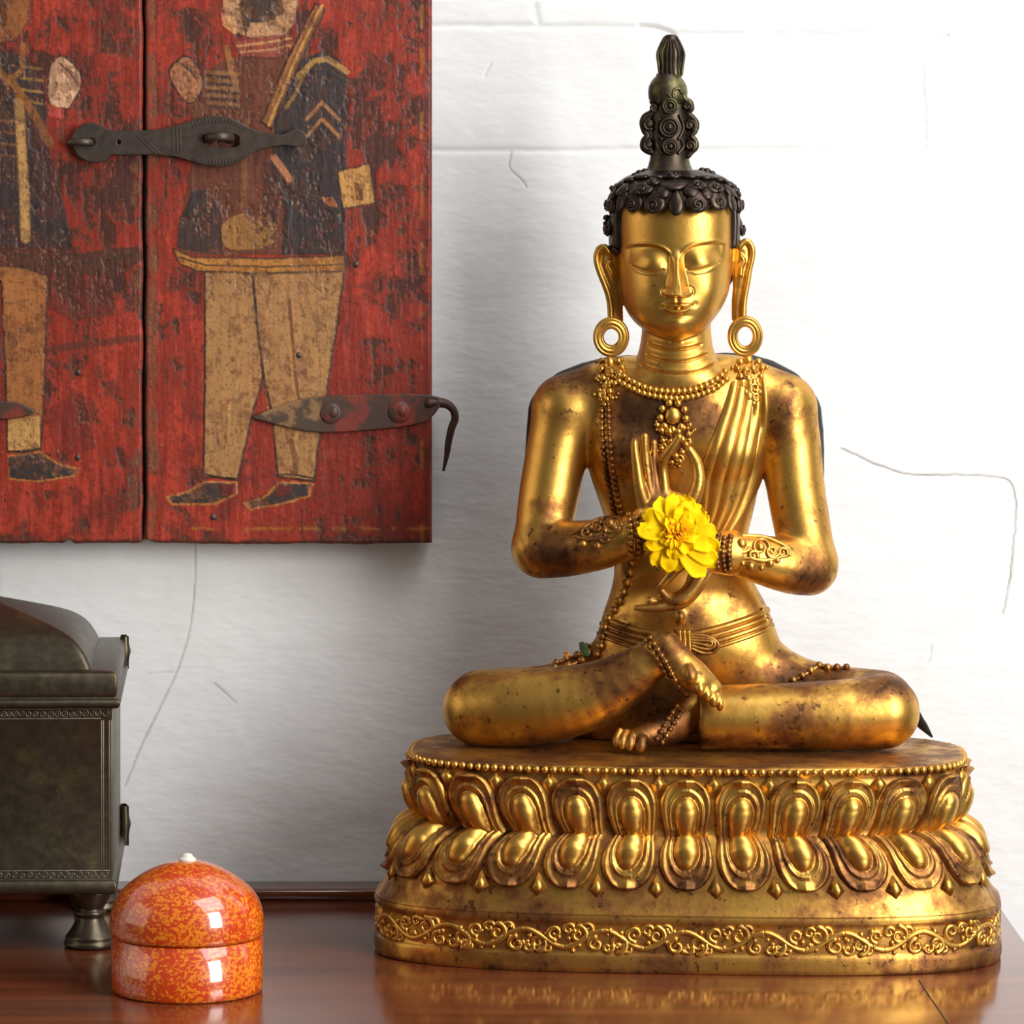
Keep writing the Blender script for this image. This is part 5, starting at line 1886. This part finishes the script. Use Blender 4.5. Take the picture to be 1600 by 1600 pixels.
# ---------------------------------------------------------------- ornaments
for cx_, cy_2, rx, ry, hx_, hy_, yy_ in ((955, 526.5, 28.5, 32, 11.5, 12.5, 40), (1164.5, 525.5, 28, 32.5, 11.5, 15, 40)):
    mb = MB()
    a = np.linspace(0, 2 * math.pi, 64, endpoint=False)
    prof_ = []
    K = 34
    for i in range(K):                 # front with concentric ridges
        f_ = i / (K - 1)
        hgt = 5 * math.sin(math.pi * min(1, max(0, f_))) ** .5 + 1.5 * (0.5 - 0.5 * math.cos(f_ * 3 * 2 * math.pi))
        prof_.append((f_, -hgt))
    for i in range(10):
        f_ = 1 - i / 9
        prof_.append((f_, 4 * math.sin(math.pi * f_) ** .5 + .2))
    rows = []
    for f_, dy in prof_:
        rx_, ry_ = hx_ + (rx - hx_) * f_, hy_ + (ry - hy_) * f_
        c = Q(cx_, cy_2, yy_)
        rows.append(np.stack([c[0] + rx_ * np.cos(a), c[1] + dy - 0.10 * (c[0] * 0 + ry_ * np.sin(a)), c[2] + ry_ * np.sin(a)], -1))
    mb.grid(np.array(rows), closed_u=True, closed_v=True)
    er = build('earring', mb, M_goldc, root=st, parent=fig)
    mb = MB()
    r5 = random.Random(int(cx_))
    if cx_ < 1000:
        spots = [(953, 568, 8, 10), (941, 566, 5, 5), (966, 566, 6, 7), (972, 575, 5, 5), (940, 578, 6, 6), (955, 583, 7, 8), (968, 588, 6, 6), (943, 592, 6, 6), (956, 598, 5, 5), (946, 604, 5, 6), (962, 600, 5, 5), (944, 616, 6, 9), (954, 612, 5, 6), (938, 610, 4, 4), (950, 624, 4, 5), (940, 624, 4, 4), (958, 622, 4, 4), (936, 590, 4, 5), (946, 632, 4, 4)]
        swirls = [(944, 616, 7), (955, 583, 8), (952, 600, 5)]
    else:
        spots = [(1156, 568, 6, 6), (1168, 565, 8, 8), (1184, 568, 6, 6), (1152, 578, 5, 5), (1190, 577, 5, 5), (1164, 580, 6, 6), (1176, 578, 6, 6), (1156, 590, 6, 6), (1188, 590, 5, 5), (1168, 593, 6, 7), (1160, 603, 5, 5), (1184, 602, 5, 5), (1177, 600, 6, 8), (1164, 613, 5, 5), (1186, 613, 4, 5), (1170, 622, 5, 5), (1182, 624, 4, 5), (1176, 630, 5, 5)]
        swirls = [(1178, 608, 9), (1168, 586, 7), (1180, 620, 6)]
    for a_, b__, w_, h_ in spots:
        p, n = SB.hit(a_, b__)
        mb.sphere(p + n * 3, 1, 10, 7, (w_, 5.5, h_))
        for _ in range(2):
            p, n = SB.hit(a_ + r5.uniform(-9, 9), b__ + r5.uniform(-7, 7))
            mb.sphere(p + n * 2, r5.uniform(2.2, 3.6), 7, 5)
    for a_, b__, R in swirls:
        mb.tube(curl(a_, b__, R, 0, 1.0, 1.3, 1, 2, SB, 6.0), np.linspace(2.6, 1.8, 28), 7)
    build('pendant_tassel', mb, M_goldc, parent=er, root=st)

mb = MB()
for pts, n_ in (([(969, 583), (982, 594), (1000, 602), (1020, 608), (1042, 611), (1063, 611), (1085, 608), (1104, 601), (1120, 592), (1132, 582)], 21),
                ([(968, 597), (985, 606), (1003, 614), (1022, 619), (1042, 622), (1062, 622.5), (1084, 619.5), (1104, 613), (1121, 604), (1134, 594)], 22)):
    p_ = spline(pts, n_)
    for a_, b__ in p_:
        p, n = ST.hit(a_, b__)
        mb.sphere(p + n * 3.0, 5.6, 12, 8)
build('necklace', mb, M_goldc, root=st, parent=fig)
mb = MB()
p, n = ST.hit(1052, 650)
mb.sphere(p + n * 4, 1, 18, 12, (12.5, 8, 13.5))
for k in range(9):
    a_ = 2 * math.pi * (k + .3) / 9
    p, n = ST.hit(1052 + 20 * math.cos(a_), 650 + 21 * math.sin(a_))
    mb.sphere(p + n * 3, 6.2, 10, 7)
r5 = random.Random(5)
for a_, b__, r in ((1034, 672, 6), (1046, 674, 7), (1060, 674, 6), (1068, 668, 5), (1036, 688, 5), (1048, 690, 6), (1066, 686, 6), (1076, 678, 5), (1034, 700, 5), (1072, 694, 5), (1056, 712, 6), (1066, 706, 5), (1050, 722, 5), (1062, 720, 5), (1027, 664, 5), (1078, 664, 4)):
    p, n = ST.hit(a_, b__)
    mb.sphere(p + n * 3, r, 9, 6)
    for _ in range(3):
        p, n = ST.hit(a_ + r5.uniform(-8, 8), b__ + r5.uniform(-8, 8))
        mb.sphere(p + n * 2, r5.uniform(1.8, 3), 6, 5)
for a_, b__, R in ((1060, 716, 9), (1036, 698, 7), (1074, 690, 6)):
    mb.tube(curl(a_, b__, R, 0, 2.0, 1.3, -1, 2, ST, 4.0), np.linspace(2.4, 1.6, 28), 7)
build('chest_pendant', mb, M_goldc, root=st, parent=fig)


def strand(pts, r, surf, mat, name='bead_strand', double=0.0, lift=.5, parent=None):
    n_ = max(3, int(length(pts) / (2 * r * .97)))
    mb = MB()
    p_ = spline(pts, n_)
    t = np.gradient(p_, axis=0)
    nn = np.stack([-t[:, 1], t[:, 0]], -1); nn /= np.linalg.norm(nn, axis=1)[:, None] + 1e-9
    for off in ((-double, double) if double else (0,)):
        for i, (a_, b__) in enumerate(p_ + nn * off):
            p, n = surf.hit(a_, b__)
            mb.sphere(p + n * r * lift, r * (0.92 + 0.16 * ((i * 7) % 5) / 4), 10, 7)
        pp = surf.path(p_ + nn * off, r * .3)[0]
        mb.tube(pp, r * .45, 6)
    if double:
        mb.tube([surf.hit(*(p_[0] + nn[0] * double))[0], surf.hit(*(p_[0] - nn[0] * double))[0]], r * .5, 6)
    return build(name, mb, mat, root=st, parent=parent or fig)


strand([(946, 632), (947, 665), (949, 700), (954, 740), (960, 775), (966, 802)], 4.6, ST, M_goldb, double=5.2)
strand([(987, 882), (982, 906), (974, 930), (962, 952), (950, 972), (944, 992), (940, 1012), (934, 1024)], 7.0, SB, M_goldb)
strand([(868, 1033), (884, 1027), (902, 1021), (920, 1017)], 6.2, SB, M_goldb, double=5)
strand([(1322, 1033), (1306, 1030), (1292, 1034), (1276, 1044), (1258, 1055), (1240, 1064)], 6.0, SB, M_goldb)
strand([(1014, 1000), (1026, 1018), (1040, 1040), (1052, 1062), (1064, 1082)], 4.6, Surf(GV, GQ), M_goldb, 'anklet', double=4)
strand([(1062, 1108), (1050, 1124), (1040, 1140), (1030, 1156)], 4.6, Surf(GV, GQ), M_goldb, 'anklet', double=5)

# bracelets and arm ornaments
SA = Surf(np.vstack([BV, FV]), np.vstack([BQ, FQ + len(BV)]))
for xs0, ys, dx in (((984, 995, 1004), (806, 868), 3), ((1122, 1132, 1141), (839, 889), -3)):
    mb = MB()
    for j, x_ in enumerate(xs0):
        mb.tube(np.array([SA.hit(x_, ys[0] + (ys[1] - ys[0]) * f_)[0] for f_ in np.linspace(0, 1, 12)]), 3, 6)
        for k in range(8):
            f_ = (k + .5 * (j % 2)) / 7.5
            y_ = ys[0] + (ys[1] - ys[0]) * f_
            if xs0[0] > 1100:
                y_ += (x_ - 1132) * 0.15
            p, n = SA.hit(x_ + dx * math.sin(f_ * math.pi), y_)
            mb.sphere(p + n * 2.5, 5.0 - .4 * (j == 1), 9, 7)
    mb.tube(np.array([SA.hit(x_, ys[0] * .55 + ys[1] * .45 + (0 if xs0[0] < 1100 else (x_ - 1132) * .15))[0] for x_ in np.linspace(xs0[0], xs0[-1], 8)]), 4.5, 6)
    build('bracelet', mb, M_goldb, root=st, parent=fig)
for spots, curls, lines in (
        ([(912, 850, 6), (934, 853, 6.5), (954, 819, 8), (962, 826, 5), (946, 830, 5), (938, 818, 5), (924, 826, 5)],
         [(956, 820, 14, 1), (934, 824, 13, -1), (916, 832, 9, 1), (944, 840, 8, 1)],
         [[(893, 835), (908, 828), (924, 818), (944, 811), (966, 810), (972, 822)], [(896, 838), (914, 842), (934, 842), (954, 838), (970, 828)]]),
        ([(1158, 851, 9), (1187, 856, 8), (1173, 884, 7), (1203, 880, 6.5), (1190, 887, 4.5), (1214, 876, 4.5), (1160, 880, 5)],
         [(1158, 851, 14, 1), (1187, 856, 15, -1), (1206, 862, 11, 1), (1176, 868, 8, -1), (1222, 864, 8, -1)],
         [[(1146, 838), (1166, 838), (1190, 840), (1212, 847), (1232, 858), (1234, 868)], [(1150, 874), (1170, 872), (1192, 876), (1214, 872), (1232, 868)]])):
    mb = MB()
    for a_, b__, r in spots:
        p, n = SB.hit(a_, b__)
        mb.sphere(p + n * 1.5, r, 12, 8)
    for a_, b__, R, sg in curls:
        mb.tube(curl(a_, b__, R, 0, 0.4, 1.25, sg, 2, SB, 1.8), np.linspace(3.4, 2.2, 28), 7)
    for ln in lines:
        mb.tube(SB.path(spline(ln, 26), 1.0)[0], np.interp(np.linspace(0, 1, 26), [0, .5, 1], [1.8, 4.2, 2.2]), 8)
    build('forearm_ornament', mb, M_goldb if spots[0][0] < 1000 else M_goldc, root=st, parent=fig)

# ---------------------------------------------------------------- pleated scarf across the chest
Lf = spline([(1141, 598), (1128, 640), (1105, 702), (1092, 742), (1090, 790), (1084, 836)], 110)
Rt = spline([(1196, 592), (1200, 640), (1196, 700), (1188, 745), (1168, 790), (1136, 838)], 110)
W_ = 64
fr_ = np.linspace(0, 1, W_)
cuts = [0, .20, .42, .62, .80, 1.0]
hgt = np.zeros(W_)
for i, f_ in enumerate(fr_):
    k = min(4, max(0, np.searchsorted(cuts, f_, 'right') - 1))
    u_ = (f_ - cuts[k]) / (cuts[k + 1] - cuts[k])
    hgt[i] = 2.0 + 4.6 * math.sin(min(1, u_ * 1.1) * math.pi * .62) - (3.8 if u_ < .08 else 0)
hgt[0] = hgt[-1] = -3
hgt[1] = 2
VV = np.zeros((110, W_, 3))
for i in range(110):
    for j in range(W_):
        a_, b__ = Lf[i] * (1 - fr_[j]) + Rt[i] * fr_[j]
        p, n = ST.hit(a_, b__)
        VV[i, j] = p + n * hgt[j]
build('pleated_scarf', MB().grid(VV, flip=False), M_goldc, root=st, parent=fig)

# belt with looped knot
mb = MB()
for off, r in ((0, 5.2), (10, 4.4), (20, 5.0), (29, 3.4)):
    p_ = spline([(930, 962 + off * .85), (948, 968 + off), (975, 978 + off), (1010, 988 + off), (1050, 993 + off), (1090, 989 + off), (1130, 979 + off), (1170, 966 + off), (1196, 955 + off), (1212, 944 + off)], 60)
    mb.tube(ST.path(p_, -0.5)[0], r, 8)
# and on round the back
build('belt', mb, M_goldb, root=st, parent=fig)
mb = MB()
for d in (0, 7, 14):
    lp = spline([(1074, 991 + d * .6), (1094, 992 + d * .6), (1110, 996 + d * .4), (1122 - d * .7, 1006), (1116 - d * .7, 1017 - d * .6), (1098, 1019 - d * .9), (1080, 1012 - d * .6)], 34)
    mb.tube(ST.path(lp, 5)[0], 3.0, 7)
for x_ in (1062, 1069, 1076):
    mb.tube(ST.path(spline([(x_, 985), (x_ + 1, 1000), (x_ + 2, 1016)], 12), 5)[0], 3.4, 7)
build('belt_knot', mb, M_goldb, root=st, parent=fig)
# navel
# dark corner of the robe trailing behind the right knee
A = [Q(1418, 1100, 120), Q(1437, 1127, 150), Q(1456, 1152, 175), Q(1440, 1150, 172), Q(1425, 1148, 165)]
mb = MB()
mb.tube(spline([Q(1345, 1086, 100), Q(1415, 1104, 128), Q(1438, 1129, 150), Q(1456, 1151, 172)], 16), np.interp(np.linspace(0, 1, 16), [0, .5, .8, 1], [14, 11, 8, 2]), 8)
build('robe_corner', mb, M_black, root=st, parent=fig)

# ---------------------------------------------------------------- the marigold laid in the hands
m, nt, b = mat_new('marigold_yellow')
g = NT(nt)
b.inputs['Base Color'].default_value = (0.93, 0.66, 0.0, 1)
nt.links.new(g.mix(g.noise(140, 3), (1.0, 0.70, 0.0), (0.98, 0.56, 0.0)), b.inputs['Base Color'])
b.inputs['Roughness'].default_value = 0.7
b.inputs['Specular IOR Level'].default_value = 0.15
M_yel = m
m, nt, b = mat_new('marigold_orange')
b.inputs['Base Color'].default_value = (0.90, 0.30, 0.0, 1)
b.inputs['Roughness'].default_value = 0.5
M_org = m
m, nt, b = mat_new('leaf_green')
b.inputs['Base Color'].default_value = (0.05, 0.11, 0.02, 1)
b.inputs['Roughness'].default_value = 0.45
M_leaf = m
fc = Q(1058, 834, -78)
fl = thing('marigold', 'bright yellow marigold flower head with orange centre lying in the hands of the statue', 'flower', fc)
rp = random.Random(3)


def fpetal(tipx, tipy, wide, rot_depth, lift, r0=3, mat=M_yel, notch=.12):
    t = Q(tipx, tipy, -78 + rot_depth)
    ax_ = t - fc
    Ln = np.linalg.norm(ax_)
    ax_ = ax_ / Ln
    n = np.array([0, -1.0, 0.05]); n -= ax_ * n.dot(ax_); n /= np.linalg.norm(n)
    sd = np.cross(ax_, n)
    nu, nv = 17, 19
    u_ = np.linspace(-1, 1, nu)[:, None]; v_ = np.linspace(0, 1, nv)[None, :]
    wv = wide * .5 * (0.28 + .72 * np.sin(np.clip(v_ * 1.02, 0, 1) ** .8 * math.pi * .62)) * np.sqrt(np.clip(1 - np.clip((v_ - .80) / .235, 0, 1) ** 2.4, 0, 1))
    ph = rp.uniform(0, 6)
    vl = v_ * (1 - notch * np.exp(-(u_ / .22) ** 2) * smooth01(.7, 1, v_) + .03 * np.sin(u_ * 9 + ph) * smooth01(.6, 1, v_))
    hh = lift * np.sin(v_ * math.pi * .75) + 2.2 * (u_ ** 2) * (1 + v_) + 1.8 * np.sin(u_ * 4.5 + ph) * v_ - 5 * smooth01(.75, 1.0, v_) * (1 - .4 * u_ ** 2)
    V = fc + ax_ * (r0 + (Ln - r0) * vl)[..., None] + sd * (u_ * wv)[..., None] + n * hh[..., None]
    mb = MB()
    back = V - n * 1.1
    mb.grid(V)
    n0 = mb.n
    mb.grid(back, flip=True)
    I = np.arange(nu * nv).reshape(nu, nv)
    loop = np.concatenate([I[:, 0], I[-1, 1:], I[::-1, -1][1:], I[0, ::-1][1:-1]])
    l2 = np.roll(loop, -1)
    mb.f.append(np.stack([loop, loop + n0, l2 + n0, l2], -1))
    build('petal', mb, mat, root=fl)


for tx, ty, wd, dep, lf in ((1040, 774, 50, 4, 3), (1064, 773, 48, 2, 3), (1090, 788, 44, -2, 3), (1101, 797, 38, 2, 2), (1001, 813, 50, 0, 3), (1008, 846, 36, -3, 3), (1012, 866, 36, 6, 3), (1030, 888, 42, 4, 3), (1048, 892, 38, 2, 3), (1109, 893, 54, 0, 2), (1119, 868, 46, 2, 3), (1119, 842, 46, 0, 3)):
    fpetal(tx, ty, wd, dep, lf)
for tx, ty, wd, dep, lf in ((1068, 792, 26, -8, 5), (1084, 808, 26, -8, 5), (1092, 836, 26, -7, 5), (1043, 808, 20, -10, 6), (1030, 842, 20, -8, 5), (1078, 862, 24, -7, 5), (1050, 872, 22, -6, 5)):
    fpetal(tx, ty, wd, dep, lf)
for k in range(10):
    a_ = 2 * math.pi * k / 10 + rp.uniform(-.2, .2)
    R = rp.uniform(14, 24)
    fpetal(1056 + R * math.cos(a_), 836 + R * math.sin(a_), rp.uniform(8, 12), -15 + rp.uniform(-3, 3), 6, notch=.05)
mb = MB()
for k in range(90):
    a_ = rp.uniform(0, 6.283); R = 19 * math.sqrt(rp.random())
    p0 = Q(1056 + R * .6 * math.cos(a_), 836 + R * .6 * math.sin(a_), -82)
    p1 = Q(1056 + R * math.cos(a_) + rp.uniform(-2, 2), 836 + R * math.sin(a_) + rp.uniform(-2, 2), -96 + R * .25 + rp.uniform(-3, 3))
    mb.tube([p0, (p0 + p1) / 2 + np.array([rp.uniform(-1, 1), 0, rp.uniform(-1, 1)]), p1], [1.0, 1.0, 1.3], 5)
    mb.sphere(p1, 1.6, 6, 4)
build('stamens', mb, M_org, root=fl)
mb = MB().lathe([(0, 0), (6, 2), (12, 12), (15, 22), (13, 26), (0, 26)], (0, 0, 0), 16)
vv = mb.V(); vv = np.stack([fc[0] + vv[:, 0], fc[1] + 28 - vv[:, 2], fc[2] + vv[:, 1]], -1)
m2 = MB().add(vv, [qq for qq in mb.f])
build('calyx', m2, M_leaf, root=fl)


def scrap(name, label, cat, px_, py_, pts, mat, lift=2.0):
    p, n = SB.hit(px_, py_)
    t = thing(name, label, cat, p)
    mb = MB()
    c = np.array([SB.hit(a, b_)[0] + SB.hit(a, b_)[1] * (lift + w_) for a, b_, w_ in pts])
    mid = c.mean(0)
    nn = n
    k = len(c)
    mb.add(np.vstack([c + nn * .6, c - nn * .6, mid + nn * 2.2, mid + nn * .8]), [np.array([(i, (i + 1) % k, 2 * k) for i in range(k)] + [((i + 1) % k + k, i + k, 2 * k + 1) for i in range(k)]), np.array([(i + k, (i + 1) % k + k, (i + 1) % k, i) for i in range(k)])])
    build('blade', mb, mat, root=t)


scrap('fallen_petal', 'small orange petal scrap lying among beads on the thigh of the statue', 'petal', 889, 1030, [(884, 1032, 8), (886, 1026, 9), (891, 1028, 9), (895, 1034, 8), (890, 1036, 7)], M_org, 6)
scrap('leaf_scrap', 'small green leaf scrap lying beside beads on the thigh of the statue', 'leaf', 918, 1024, [(912, 1026, 8), (914, 1017, 10), (922, 1014, 11), (929, 1020, 10), (928, 1030, 8), (920, 1033, 7)], M_leaf, 6)
